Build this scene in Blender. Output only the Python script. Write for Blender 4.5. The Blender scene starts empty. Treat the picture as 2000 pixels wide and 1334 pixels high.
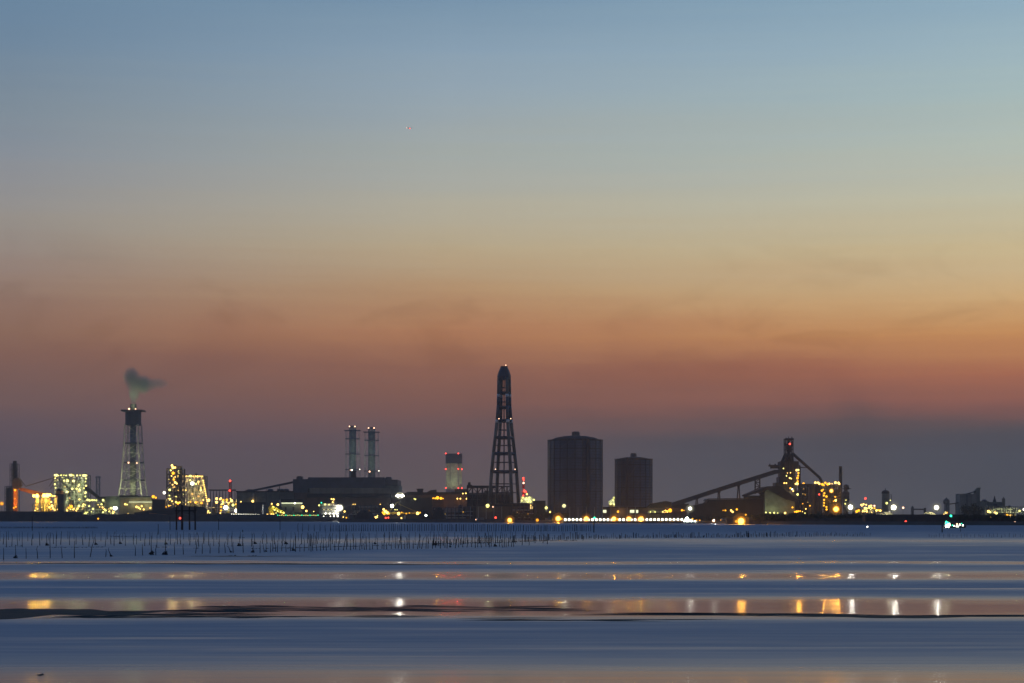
import bpy, bmesh, math, random
from mathutils import Vector, Matrix
random.seed(7)
R = math.radians
S = bpy.context.scene
C = S.collection

# ------------------------------------------------------------------ camera
F, EYE, YH = 70 / 36 * 2000, 5.0, 1012.0      # metres of frame width per metre of distance, eye height, horizon row
cam = bpy.data.cameras.new('camera'); co = bpy.data.objects.new('camera', cam); C.objects.link(co)
cam.lens, cam.sensor_width, cam.clip_start, cam.clip_end = 70, 36, 0.5, 90000
cam.shift_y = (YH - 667) / 2000
co.location, co.rotation_euler = (0, 0, EYE), (R(90), 0, 0)
S.camera = co
S.view_settings.view_transform, S.view_settings.look = 'Standard', 'None'
S.view_settings.exposure, S.view_settings.gamma = 0, 1
S.cycles.use_denoising = True
S.cycles.max_bounces, S.cycles.diffuse_bounces, S.cycles.glossy_bounces = 6, 2, 3
S.cycles.transparent_max_bounces, S.cycles.volume_bounces = 12, 0
S.cycles.sample_clamp_indirect = 4
S.cycles.filter_width = 1.5

def lin(c):
    return tuple(((v / 255 + .055) / 1.055) ** 2.4 if v > 10 else v / 255 / 12.92 for v in c)

# ------------------------------------------------------------------ node helper
class N:
    def __init__(s, tree): s.t = tree; s.n = tree.nodes; s.l = tree.links
    def new(s, typ, **kw):
        n = s.n.new(typ)
        for k, v in kw.items(): setattr(n, k, v)
        return n
    def put(s, sock, v):
        if hasattr(v, 'is_output') or isinstance(v, bpy.types.NodeSocket): s.l.new(v, sock)
        else: sock.default_value = v
    def math(s, op, a, b=0.0, c=None, clamp=False):
        n = s.new('ShaderNodeMath', operation=op, use_clamp=clamp)
        s.put(n.inputs[0], a); s.put(n.inputs[1], b)
        if c is not None: s.put(n.inputs[2], c)
        return n.outputs[0]
    def maprange(s, v, a, b, c=0.0, d=1.0, smooth=False):
        n = s.new('ShaderNodeMapRange', interpolation_type='SMOOTHSTEP' if smooth else 'LINEAR')
        for i, q in enumerate((v, a, b, c, d)): s.put(n.inputs[i], q)
        return n.outputs[0]
    def mix(s, f, a, b, mode='MIX'):
        n = s.new('ShaderNodeMix', data_type='RGBA', blend_type=mode)
        s.put(n.inputs[0], f); s.put(n.inputs[6], a); s.put(n.inputs[7], b)
        return n.outputs[2]
    def ramp(s, f, stops, interp='LINEAR'):
        n = s.new('ShaderNodeValToRGB'); e = n.color_ramp.elements; n.color_ramp.interpolation = interp
        while len(e) > 1: e.remove(e[-1])
        for i, (p, c) in enumerate(stops):
            q = e[0] if i == 0 else e.new(p)
            q.position = p; q.color = (*c[:3], 1) if len(c) >= 3 else (c[0],) * 3 + (1,)
        s.put(n.inputs[0], f); return n.outputs[0]
    def scaled(s, vec, sc):
        n = s.new('ShaderNodeVectorMath', operation='MULTIPLY'); s.put(n.inputs[0], vec); n.inputs[1].default_value = sc
        return n.outputs[0]
    def noise(s, vec, scale, detail=3, rough=.5, col=False, dist=0):
        n = s.new('ShaderNodeTexNoise'); s.put(n.inputs['Vector'], vec)
        n.inputs['Scale'].default_value, n.inputs['Detail'].default_value, n.inputs['Roughness'].default_value = scale, detail, rough
        n.inputs['Distortion'].default_value = dist
        return n.outputs[1 if col else 0]

# ------------------------------------------------------------------ dusk sky (world)
W = bpy.data.worlds.new('World'); S.world = W; W.use_nodes = True
w = N(W.node_tree); w.n.clear()
d = w.new('ShaderNodeTexCoord').outputs['Generated']
sp = w.new('ShaderNodeSeparateXYZ'); w.put(sp.inputs[0], d); dx, dy, dz = sp.outputs
hor = w.math('SQRT', w.math('ADD', w.math('MULTIPLY', dx, dx), w.math('MULTIPLY', dy, dy)))
el = w.math('DIVIDE', dz, w.math('MAXIMUM', hor, .001))
n1 = w.noise(w.scaled(d, (6, 6, 60)), 1.0, 5, .55)
n2 = w.noise(w.scaled(d, (9, 9, 22)), 1.0, 3, .5, dist=.6)
n3 = w.noise(w.scaled(d, (5, 5, 260)), 1.0, 4, .6)
els = w.math('ADD', el, w.math('ADD', w.math('MULTIPLY', w.math('SUBTRACT', n1, .5), .012), w.math('MULTIPLY', w.math('SUBTRACT', n3, .5), .0085)))
wisp = w.maprange(n2, .5, .74, 0, 1, True)
els = w.math('SUBTRACT', els, w.math('MULTIPLY', wisp, w.maprange(el, .06, .12, .005, .0)))
fac = w.math('DIVIDE', els, .30)
def stops(rows):
    return [((YH - y) / F / .30, lin(c)) for y, c in sorted(rows, key=lambda r: -r[0])]
SKY_A = [(1012, (88, 78, 84)), (950, (91, 80, 87)), (850, (100, 84, 93)), (780, (115, 89, 89)), (700, (122, 90, 84)), (620, (134, 104, 91)), (550, (146, 119, 101)),
         (450, (151, 139, 123)), (340, (141, 141, 137)), (250, (126, 140, 149)), (100, (109, 133, 157)), (0, (101, 129, 160)), (-150, (86, 116, 152))]
SKY_B = [(1012, (100, 86, 84)), (940, (100, 85, 86)), (860, (105, 85, 89)), (800, (124, 88, 83)), (720, (136, 93, 81)), (640, (163, 114, 86)), (560, (178, 140, 100)),
         (480, (183, 160, 122)), (400, (178, 168, 141)), (300, (163, 168, 157)), (200, (149, 165, 173)), (100, (134, 157, 178)), (0, (118, 145, 173)), (-150, (98, 128, 164))]
SKY_C = [(1012, (82, 82, 86)), (900, (82, 81, 87)), (835, (94, 82, 86)), (800, (140, 92, 84)), (740, (162, 102, 80)), (660, (183, 131, 88)), (600, (199, 160, 112)),
         (500, (200, 175, 128)), (400, (193, 184, 150)), (300, (178, 186, 169)), (200, (164, 184, 183)), (100, (150, 175, 189)), (0, (135, 165, 191)), (-150, (112, 144, 180))]
ca, cb, cc = (w.ramp(fac, stops(q)) for q in (SKY_A, SKY_B, SKY_C))
azr = w.math('DIVIDE', dx, w.math('MAXIMUM', dy, .05))
sky = w.mix(w.maprange(azr, -.25, -.03), ca, cb)
sky = w.mix(w.maprange(azr, -.02, .25), sky, cc)
# soft cloud bank low in the west
bank = w.math('MULTIPLY', w.maprange(w.math('ADD', el, w.math('MULTIPLY', w.math('SUBTRACT', n1, .5), .010)), .046, .038, 0, 1, True), w.maprange(azr, -.02, .10, 0, .75, True))
sky = w.mix(bank, sky, (*lin((80, 79, 88)), 1))
bank2 = w.math('MULTIPLY', w.math('MULTIPLY', w.maprange(w.math('ADD', el, w.math('MULTIPLY', w.math('SUBTRACT', n1, .5), .010)), .058, .052, 0, 1, True), w.maprange(azr, -.06, .02, 0, .22, True)), w.maprange(el, .03, .05))
sky = w.mix(bank2, sky, (*lin((90, 76, 80)), 1))
sky = w.mix(w.math('MULTIPLY', wisp, w.maprange(el, .085, .14, .16, .0)), sky, w.mix(1.0, sky, (.74, .62, .56, 1), 'MULTIPLY'))
# overhead: deep evening blue; behind the viewer: dim blue grey
zen = w.ramp(w.maprange(el, .29, 2.0), [(0, lin((96, 128, 168))), (.15, lin((80, 126, 176))), (1, lin((46, 90, 150)))])
sky = w.mix(w.maprange(el, .25, .34, 0, 1, True), sky, zen)
sky = w.mix(w.maprange(dy, .15, -.35, 0, .85, True), sky, (*lin((62, 72, 94)), 1))
gain = w.ramp(w.maprange(el, 0, .30), [(0, (1.0, 1.0, .92)), (.12, (.97, .95, .88)), (.20, (1.08, 1.05, .92)), (.30, (1.27, 1.24, 1.04)), (.40, (1.08, 1.18, 1.36)), (.56, (1.02, 1.09, 1.28)), (.66, (1.06, 1.05, 1.09)), (.85, (1.11, 1.09, 1.01)), (1, (1, 1, 1))])
sky = w.mix(w.maprange(dy, .1, .5), sky, w.mix(1.0, sky, gain, 'MULTIPLY'))
n4 = w.noise(w.scaled(d, (14, 14, 34)), 1.0, 4, .55, dist=1.2)
drift = w.math('MULTIPLY', w.maprange(n4, .50, .70, 0, 1, True), w.math('MULTIPLY', w.maprange(el, .055, .085, 0, 1, True), w.maprange(el, .15, .11, 0, 1, True)))
sky = w.mix(w.math('MULTIPLY', drift, .27), sky, w.mix(1.0, sky, (.66, .62, .60, 1), 'MULTIPLY'))
bands = w.noise(w.scaled(d, (2.2, 2.2, 120)), 1.0, 4, .6)
sky = w.mix(1.0, sky, w.mix(bands, (.965, .967, .97, 1), (1.035, 1.033, 1.03, 1)), 'MULTIPLY')
bg = w.new('ShaderNodeBackground'); w.put(bg.inputs[0], sky); bg.inputs[1].default_value = 1.0
w.put(w.new('ShaderNodeOutputWorld').inputs[0], bg.outputs[0])

# ------------------------------------------------------------------ materials
MATS = {}
def mat(name, col, rough=.75, metal=0.0, var=.35, scale=.12, bump=0.0, streak=False):
    if name in MATS: return MATS[name]
    m = bpy.data.materials.new(name); m.use_nodes = True; k = N(m.node_tree)
    b = k.n['Principled BSDF']; tc = k.new('ShaderNodeTexCoord').outputs['Object']
    a = k.noise(k.scaled(tc, (1, 1, .25 if streak else 1)), scale, 5, .6)
    c = k.mix(k.maprange(a, .3, .72), (*[v * (1 - var) for v in col], 1), (*[min(1, v * (1 + var)) for v in col], 1))
    f = k.noise(tc, scale * 14, 2)
    c = k.mix(k.maprange(f, .35, .7, .0, .25), c, (*[v * .6 for v in col], 1))
    k.put(b.inputs['Base Color'], c); b.inputs['Roughness'].default_value = rough; b.inputs['Metallic'].default_value = metal
    if bump:
        wv = k.new('ShaderNodeTexWave', bands_direction='X'); k.put(wv.inputs[0], tc); wv.inputs['Scale'].default_value = bump
        bp = k.new('ShaderNodeBump'); bp.inputs['Strength'].default_value = .5; k.put(bp.inputs['Height'], wv.outputs[1]); k.put(b.inputs['Normal'], bp.outputs[0])
    MATS[name] = m; return m
def glow(name, col, st, rim=None):
    m = bpy.data.materials.new(name); m.use_nodes = True; k = N(m.node_tree); k.n.clear()
    e = k.new('ShaderNodeEmission'); e.inputs[0].default_value = (*col, 1); e.inputs[1].default_value = st
    o = k.new('ShaderNodeOutputMaterial'); sh = e.outputs[0]
    if rim:
        tr = k.new('ShaderNodeBsdfTransparent'); mx = k.new('ShaderNodeMixShader'); mx.inputs[0].default_value = rim
        k.put(mx.inputs[1], tr.outputs[0]); k.put(mx.inputs[2], sh); sh = mx.outputs[0]
    k.put(o.inputs[0], sh); MATS[name] = m; return m
STEEL = mat('dark_steel', (.05, .055, .075), .6, .2)
IRON = mat('black_iron', (.022, .022, .03), .7)
GREY = mat('grey_painted_steel', (.16, .165, .17), .6, .1)
PALE = mat('pale_painted_steel', (.42, .42, .38), .6)
WHITE = mat('white_paint', (.72, .72, .70), .5, var=.12)
NAVY = mat('navy_cladding', (.055, .062, .09), .65, bump=.6)
BROWN = mat('rusty_cladding', (.13, .085, .07), .8, bump=.6, streak=True)
TAN = mat('tan_cladding', (.24, .20, .15), .8, bump=.5, streak=True)
CONC = mat('weathered_concrete', (.24, .235, .22), .9, streak=True)
GREEN = mat('grey_green_cladding', (.19, .21, .18), .8, bump=.5)
RED = mat('red_paint', (.42, .035, .025), .55)
ORANGE = mat('orange_paint', (.48, .15, .02), .55)
YELLOW = mat('yellow_paint', (.55, .40, .04), .55)
ROOF = mat('dark_roofing', (.028, .027, .032), 1.0)
COAL = mat('coal', (.018, .018, .02), .95, scale=.5)
SANDM = mat('pale_aggregate', (.32, .29, .22), .95, scale=.3)
HULLM = mat('ship_hull_paint', (.035, .04, .055), .5)
HOLDER = mat('gas_holder_plates', (.095, .122, .170), .6, .1, .62, .035, streak=True)
RIB = mat('gas_holder_ribs', (.085, .09, .105), .7)
WOOD = mat('wet_black_wood', (.018, .016, .016), .8, scale=4)
GLASSD = mat('dark_glass', (.02, .03, .05), .15)
LEAF = mat('dark_leaves', (.045, .06, .03), .8, scale=.8)
BARK = mat('bark', (.05, .04, .03), .9)
WARM = glow('warm_lamp_light', (1, .60, .13), 4.5)
AMBER = glow('sodium_lamp_light', (1, .43, .02), 2.5)
WHITEL = glow('white_lamp_light', (1, .95, .74), 6)
COOL = glow('cool_lamp_light', (.90, 1, .84), 12)
LIME = glow('greenish_lamp_light', (1, .93, .24), 2.6)
FLOOD = glow('floodlight_glow', (1, .95, .70), 40)
SODF = glow('sodium_flood_glow', (1, .52, .07), 12)
REDL = glow('red_beacon_light', (1, .055, .035), 5)
PINK = glow('beacon_light', (1, .55, .33), 4)
GRNL = glow('green_lamp_light', (.03, 1, .42), 5)
HALO_A = glow('amber_halo', (1, .36, .02), 1.1, .42)  # see-through emissive shells imitating the glow around lamps
HALO_W = glow('white_halo', (1, .96, .66), .6, .40)
HALO_Y = glow('yellow_halo', (1, .62, .03), 1.1, .5)
DIMW = glow('dim_lamp_light', (1, .58, .16), 1.1); PALEY = glow('pale_lamp_light', (1, .84, .26), 3.0)
HALO_A2 = glow('amber_outer_halo', (1, .36, .02), .5, .11); HALO_W2 = glow('white_outer_halo', (1, .95, .66), .4, .10)  # fainter second shells widening the imitated glow
WINL = glow('lit_window', (1, .66, .22), 1.6)
STRIPL = glow('strip_light', (.95, 1, .62), 1.3)

# ------------------------------------------------------------------ mesh building in metres, addressed by bearing and height at a distance
GZ = 2.4
class Thing:
    def __init__(s, name, label, cat, Y, x, group=None, base=GZ, kind=None):
        s.Y, s.x, s.k, s.base = Y, x, Y / F, base
        o = bpy.data.objects.new(name, None); C.objects.link(o); o.empty_display_size = 2
        o.location = ((x - 1000) * s.k, Y, base)
        if label: o['label'] = label
        if cat: o['category'] = cat
        if group: o['group'] = group
        if kind: o['kind'] = kind
        s.o = o; s.G = YH + (EYE - base) / s.k       # row of this thing's foot
    def p(s, x, y, dd=0.0): return Vector(((x - s.x) * s.k, dd, EYE + (YH - y) * s.k - s.base))
    def mb(s): return MB(s)
    def add(s, name, m, material, parent=None, smooth=False, label=None):
        me = bpy.data.meshes.new(name); bmesh.ops.recalc_face_normals(m.b, faces=m.b.faces); m.b.to_mesh(me); m.b.free()
        me.materials.append(material)
        if smooth: me.polygons.foreach_set('use_smooth', [True] * len(me.polygons))
        o = bpy.data.objects.new(name, me); C.objects.link(o); o.parent = parent or s.o
        if label: o['label'] = label
        return o
    def box(s, name, x0, y0, x1, y1, d0, d1, material, parent=None, **kw):
        return s.add(name, s.mb().box(x0, y0, x1, y1, d0, d1), material, parent, **kw)
    def lamp(s, x, y, dd=-1.0, r=1.5, material=None, name='lamp', parent=None):
        material = material or WARM
        o = bpy.data.objects.new(name, ball(material)); C.objects.link(o); o.parent = parent or s.o
        o.location = s.p(x, y, dd); rr = r * s.k; o.scale = (rr, rr, rr); return o
def shine(t, x, y, dd, watts, col, aim=None, cone=120, size=.4, blend=.6):      # light added to a thing: its lamps' throw, seaward beams, unseen fill
    L = bpy.data.lights.new('lamp_or_fill_light', 'SPOT' if aim else 'POINT'); L.energy = watts; L.color = col; L.shadow_soft_size = size
    o = bpy.data.objects.new('lamp_or_fill_light', L); C.objects.link(o); o.parent = t.o; o.location = t.p(x, y, dd)
    if aim: L.spot_size = R(cone); L.spot_blend = blend; o.rotation_euler = Vector(aim).to_track_quat('-Z', 'Y').to_euler()
    return o
SODC, WARMC, LIMEC, WHITC = (1, .42, .04), (1, .68, .26), (.93, 1, .48), (1, .97, .84)
BALLS = {}
def ball(material):
    if material.name not in BALLS:
        b = bmesh.new(); bmesh.ops.create_icosphere(b, subdivisions=2, radius=1); me = bpy.data.meshes.new('lamp'); b.to_mesh(me); b.free()
        me.polygons.foreach_set('use_smooth', [True] * len(me.polygons)); me.materials.append(material); BALLS[material.name] = me
    return BALLS[material.name]
class MB:
    def __init__(s, t): s.t = t; s.b = bmesh.new()
    def hull8(s, v):
        v = [s.b.verts.new(q) for q in v]
        for f in ((0, 1, 2, 3), (4, 5, 6, 7), (0, 1, 5, 4), (1, 2, 6, 5), (2, 3, 7, 6), (3, 0, 4, 7)): s.b.faces.new([v[i] for i in f])
        return s
    def box(s, x0, y0, x1, y1, d0, d1):
        P = s.t.p
        return s.hull8([P(x0, y0, d0), P(x1, y0, d0), P(x1, y1, d0), P(x0, y1, d0), P(x0, y0, d1), P(x1, y0, d1), P(x1, y1, d1), P(x0, y1, d1)])
    def poly(s, pts, d0, d1):
        a = [s.b.verts.new(s.t.p(x, y, d0)) for x, y in pts]; c = [s.b.verts.new(s.t.p(x, y, d1)) for x, y in pts]
        s.b.faces.new(a); s.b.faces.new(c)
        for i in range(len(a)): s.b.faces.new((a[i], a[i - 1], c[i - 1], c[i]))
        return s
    def tube(s, a, c, r0, r1=None, seg=8):           # a, c = (x, y, depth); radii in metres
        return s.tubew(s.t.p(*a), s.t.p(*c), r0, r1, seg)
    def tubew(s, a, c, r0, r1=None, seg=8):
        r1 = r0 if r1 is None else r1; ax = (c - a).normalized(); u = ax.orthogonal().normalized(); v = ax.cross(u)
        rot = math.pi / seg
        A = [s.b.verts.new(a + (u * math.cos(2 * math.pi * i / seg + rot) + v * math.sin(2 * math.pi * i / seg + rot)) * r0) for i in range(seg)]
        B = [s.b.verts.new(c + (u * math.cos(2 * math.pi * i / seg + rot) + v * math.sin(2 * math.pi * i / seg + rot)) * r1) for i in range(seg)]
        s.b.faces.new(A); s.b.faces.new(B)
        for i in range(seg): s.b.faces.new((A[i], A[i - 1], B[i - 1], B[i]))
        return s
    def beam(s, a, c, wd): return s.tube(a, c, wd * .7, seg=4)
    def lathe(s, x, prof, dd=0, seg=32, sx=1.0):       # prof = [(radius in rows, y)]
        rings = []
        for r, y in prof:
            q = s.t.p(x, y, dd); r *= s.t.k
            rings.append([s.b.verts.new(q + Vector((math.cos(2 * math.pi * i / seg) * r, math.sin(2 * math.pi * i / seg) * r, 0))) for i in range(seg)])
        for A, B in zip(rings, rings[1:]):
            for i in range(seg): s.b.faces.new((A[i], A[i - 1], B[i - 1], B[i]))
        s.b.faces.new(rings[0]); s.b.faces.new(rings[-1]); return s
    def frame(s, x0, y0, x1, y1, d0, d1, nx, ny, wd, nd=1, brace=False):   # open steel framework
        xs = [x0 + (x1 - x0) * i / nx for i in range(nx + 1)]; ys = [y0 + (y1 - y0) * i / ny for i in range(ny + 1)]
        ds = [d0 + (d1 - d0) * i / nd for i in range(nd + 1)]
        for q in ds:
            for x in xs: s.beam((x, y0, q), (x, y1, q), wd)
            for y in ys[:-1]: s.beam((x0, y, q), (x1, y, q), wd * .8)
            if brace:
                for i in range(nx):
                    for j in range(ny):
                        if (i + j) % 2: s.beam((xs[i], ys[j], q), (xs[i + 1], ys[j + 1], q), wd * .5)
                        else: s.beam((xs[i + 1], ys[j], q), (xs[i], ys[j + 1], q), wd * .5)
        for y in ys[:-1]:
            for x in xs: s.beam((x, y, d0), (x, y, d1), wd * .7)
        return s
def plain(name, kind, verts, faces, material, label=None):
    me = bpy.data.meshes.new(name); me.from_pydata(verts, [], faces); me.update(); me.materials.append(material)
    o = bpy.data.objects.new(name, me); C.objects.link(o); o['kind'] = kind
    if label: o['label'] = label
    return o
def shore_pt(x, y): D = EYE * F / (y - YH); return ((x - 1000) * D / F, D)

# ------------------------------------------------------------------ water
wm = bpy.data.materials.new('tidal_water'); wm.use_nodes = True; k = N(wm.node_tree); b = k.n['Principled BSDF']
pos = k.new('ShaderNodeNewGeometry').outputs['Position']; s3 = k.new('ShaderNodeSeparateXYZ'); k.put(s3.inputs[0], pos); X_, Y_ = s3.outputs[0], s3.outputs[1]
def dist(y): return EYE * F / (y - YH)
rowlen = k.math('DIVIDE', k.math('MULTIPLY', Y_, Y_), EYE * F)              # swell scale grows with the open water farther out
slow = k.math('SUBTRACT', k.noise(k.scaled(pos, (.030, .006, 1)), 1.0, 2), .5)
fine = k.math('SUBTRACT', k.noise(k.scaled(pos, (.15, .35, 1)), 1.0, 4, .6), .5)
yy = k.math('ADD', Y_, k.math('MULTIPLY', rowlen, k.math('ADD', k.math('MULTIPLY', slow, 9.0), k.math('MULTIPLY', fine, 5.0))))
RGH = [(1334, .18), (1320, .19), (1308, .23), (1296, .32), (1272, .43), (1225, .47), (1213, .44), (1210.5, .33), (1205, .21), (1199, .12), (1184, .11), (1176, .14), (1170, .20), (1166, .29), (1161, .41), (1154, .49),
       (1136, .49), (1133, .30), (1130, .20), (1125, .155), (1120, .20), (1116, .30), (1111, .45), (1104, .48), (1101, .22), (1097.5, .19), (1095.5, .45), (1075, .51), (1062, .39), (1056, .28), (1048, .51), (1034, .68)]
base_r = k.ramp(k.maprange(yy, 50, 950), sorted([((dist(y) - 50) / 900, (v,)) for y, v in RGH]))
lg = k.math('LOGARITHM', Y_, 2.71828)
def strk(kx, ky, off): 
    cv = k.new('ShaderNodeCombineXYZ'); k.put(cv.inputs[0], k.math('MULTIPLY', X_, kx)); k.put(cv.inputs[1], k.math('MULTIPLY', lg, ky)); cv.inputs[2].default_value = off
    return k.noise(cv.outputs[0], 1.0, 3, .55, dist=.3)
sA, sB, sC = strk(.035, 26, 1.5), strk(.09, 95, 7.1), strk(.020, 50, 4.2)
lift = k.math('ADD', k.math('MULTIPLY', k.maprange(sA, .50, .72, 0, 1, True), .11), k.math('ADD', k.math('MULTIPLY', k.maprange(sB, .50, .75, 0, 1, True), .07), k.math('MULTIPLY', k.maprange(sC, .56, .72, 0, 1, True), .10)))
sink = k.math('MULTIPLY', k.maprange(sB, .5, .28, 0, 1, True), .05)
rgh = k.math('ADD', k.math('SUBTRACT', base_r, k.math('MULTIPLY', lift, k.maprange(base_r, .12, .42, .15, 1.0))), sink)
rgh = k.math('MAXIMUM', rgh, .07)
k.put(b.inputs['Roughness'], rgh)
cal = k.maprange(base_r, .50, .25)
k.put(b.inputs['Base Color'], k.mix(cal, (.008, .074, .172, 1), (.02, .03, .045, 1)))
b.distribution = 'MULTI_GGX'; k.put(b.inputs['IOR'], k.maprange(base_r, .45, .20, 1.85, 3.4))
rip = k.noise(k.scaled(pos, (.5, 2.2, 1)), 1.0, 4, .6)
bp = k.new('ShaderNodeBump'); bp.inputs['Strength'].default_value = .10; bp.inputs['Distance'].default_value = .03
k.put(bp.inputs['Height'], rip)
# swell fronts lean toward the beach (the near shore lies to the south)
lean = k.new('ShaderNodeCombineXYZ'); k.put(lean.inputs[1], k.math('MULTIPLY', k.maprange(base_r, .16, .26, 0, 1, True), k.math('MULTIPLY', k.maprange(k.noise(k.scaled(pos, (.04, .5, 1)), 1.0, 3), .3, .7, .5, 1.4), -.019)))
va = k.new('ShaderNodeVectorMath', operation='ADD'); k.put(va.inputs[0], bp.outputs[0]); k.put(va.inputs[1], lean.outputs[0])
vn = k.new('ShaderNodeVectorMath', operation='NORMALIZE'); k.put(vn.inputs[0], va.outputs[0]); k.put(b.inputs['Normal'], vn.outputs[0])
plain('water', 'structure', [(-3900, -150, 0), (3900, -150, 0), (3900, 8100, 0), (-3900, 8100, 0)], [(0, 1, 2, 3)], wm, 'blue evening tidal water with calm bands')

# dark mud bars awash between the calm bands
MUD = mat('wet_dark_mud', (.010, .009, .009), .6, scale=2)
MUD.node_tree.nodes['Principled BSDF'].inputs['Specular IOR Level'].default_value = .06
def slivers(items, name='mud_bar'):                  # low lens-shaped ridges of mud, tapering out at both ends
    v, f = [], []
    for n_, (xc, yc, ln, th, tilt) in enumerate(items):
        r_ = random.Random(n_ * 13 + int(xc)); ph = [r_.uniform(0, 6.3) for _ in range(6)]; m = 40; b0 = len(v)
        for i in range(m + 1):
            u_ = i / m * 2 - 1; x = xc + u_ * ln / 2; tp = max(0, 1 - abs(u_) ** 1.6)
            wob = 1 + .35 * math.sin(u_ * 5 + ph[0]) + .25 * math.sin(u_ * 11 + ph[1]) + .15 * math.sin(u_ * 23 + ph[2])
            y = yc + tilt * u_ + th * .35 * math.sin(u_ * 3 + ph[3]); t1 = max(.003, th * .5 * tp * wob); t2 = max(.003, th * .5 * tp * (1 + .3 * math.sin(u_ * 7 + ph[4])))
            a, c = shore_pt(x, y - t1); e, g = shore_pt(x, y + t2); hh = .004 + .03 * tp
            v += [(a, c, .004), ((a + e) / 2, (c + g) / 2, hh), (e, g, .004)]
        for i in range(m): q = b0 + 3 * i; f += [(q, q + 3, q + 4, q + 1), (q + 1, q + 4, q + 5, q + 2)]
    return plain(name, 'structure', v, f, MUD)
r_ = random.Random(42); L = []
for x, y, ln, th, tl in ((-40, 1199, 520, 13, -.6), (90, 1197, 420, 9, -1.2), (170, 1200, 420, 7, -1.0), (250, 1194, 260, 3.5, -2.5), (60, 1193, 320, 5, -.5)): L.append((x, y, ln, th, tl))
for _ in range(34): x = r_.uniform(150, 480); L.append((x, 1200 - 15 * (x - 150) / 330 * r_.random() + r_.uniform(-4, 8), r_.uniform(60, 180), r_.uniform(.4, 2.4) * (1.25 - x / 520), r_.uniform(-1, .5)))
for _ in range(24): x = r_.uniform(420, 1100); L.append((x, r_.choice((1182, 1185, 1189, 1192)) + (x - 420) * .006 + r_.uniform(-1.2, 1.2), r_.uniform(90, 320), r_.uniform(.2, 1.3), r_.uniform(-.8, 1.2)))
for _ in range(9): x = r_.uniform(250, 780); L.append((x, 1204.5 + r_.uniform(-1.5, 1.8), r_.uniform(80, 260), r_.uniform(.4, 1.8), r_.uniform(-.4, .4)))
for _ in range(8): x = r_.uniform(900, 1330); L.append((x, 1209 + r_.uniform(-4, 4.5), r_.uniform(90, 260), r_.uniform(.4, 1.3), r_.uniform(-.4, .6)))
for _ in range(22): x = r_.uniform(1120, 2000); L.append((x, 1198 + (x - 1120) * .007 + r_.uniform(-2, 2.5), r_.uniform(110, 360), r_.uniform(.2, 1.2), r_.uniform(-.3, .9)))
L += [(1680, 1203.5, 420, 5.5, .4), (1760, 1204.5, 330, 3.5, .2)]
slivers(L)
L = []
for _ in range(16): x = r_.uniform(-20, 900); L.append((x, 1101.2 + max(0, x - 500) * .005 + r_.uniform(-.4, .4), r_.uniform(160, 420), r_.uniform(.5, 1.5), .25))
for _ in range(7): x = r_.uniform(360, 580); L.append((x, 1086.4 + r_.uniform(-.3, .3), r_.uniform(60, 170), r_.uniform(.4, 1.2), .1))
slivers(L)
slivers([(79, 1318.6, 17, 1.6, -.1), (82, 1317.6, 7, 1.8, 0)], 'mud_bar')

# ------------------------------------------------------------------ land behind the shore
SHORE = [(-900, 1017.6), (0, 1018), (600, 1018.6), (880, 1020), (1250, 1021.5), (1420, 1022.8), (1500, 1024.4), (2000, 1026.2), (2900, 1028)]
pts = [shore_pt(*q) for q in SHORE]
v, f = [], []
for i, (x, y) in enumerate(pts): v += [(x, y, -1), (x * 1.002, y * 1.004, GZ), (max(-3800, min(3800, x * 8000 / y)), 8000, GZ)]
for i in range(len(pts) - 1): q = 3 * i; f += [(q, q + 3, q + 4, q + 1), (q + 1, q + 4, q + 5, q + 2)]
plain('ground', 'structure', v, f, mat('yard_ground', (.05, .048, .045), .95, scale=.05))

# ================================================================== LANDMARKS
# ---- tall four-legged stack in the centre
t = Thing('tubular_stack', 'tallest tower on the skyline, four splayed tubular legs under a pointed dark cap', 'chimney', 2420, 984.5)
OUT = [(982, 32), (921.7, 27.5), (883.6, 23), (820, 15), (792, 12.6), (742, 11.4)]
ANG = [R(28), R(118), R(208), R(298)]
def legpt(a, y):
    for (ya, ra), (yb, rb) in zip(OUT, OUT[1:]):
        if yb <= y <= ya:
            r = ra + (rb - ra) * (y - ya) / (yb - ya); break
    else: r = OUT[0][1] + (y - 982) * .085
    return (984.5 + math.cos(a) * r, y, math.sin(a) * r * t.k)
DULL = mat('dull_brown_grey_paint', (.17, .15, .125), .75, streak=True)
BANDS = [(t.G, 826, DULL), (826, 820, WHITE), (820, 776, NAVY), (776, 770, WHITE), (770, 738, DULL)]
for a in ANG:
    leg = None
    for y0, y1, m in BANDS:
        q = t.mb(); ys = [y0] + [y for y, _ in OUT if y1 < y < y0] + [y1]
        for ya, yb in zip(ys, ys[1:]): q.tube(legpt(a, ya), legpt(a, yb), 3.3 * t.k, seg=14)
        o = t.add('leg' if leg is None else 'paint_band', q, m, leg, True); leg = leg or o
t.add('cap', t.mb().lathe(984.5, [(13, 742), (13.4, 734), (10, 724), (7, 717.5), (7, 715.5), (5, 715.5)], seg=8), STEEL)
t.add('centre_pipe', t.mb().tube((984.5, t.G, 0), (984.5, 740, 0), .8), STEEL)
for y in (768, 796, 822, 855, 886, 921.5):
    r = max(abs(legpt(a, y)[0] - 984.5) for a in ANG) + 2.5
    pp = [legpt(a, y) for a in ANG]
    q = t.mb()
    for i in range(4): q.beam(pp[i], pp[i - 1], 2.6); q.beam((pp[i][0], y - 2.4, pp[i][2]), (pp[i - 1][0], y - 2.4, pp[i - 1][2]), .5)
    q.beam(pp[0], pp[2], 2.0); q.beam(pp[1], pp[3], 2.0)
    t.add('platform', q, STEEL)
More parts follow.
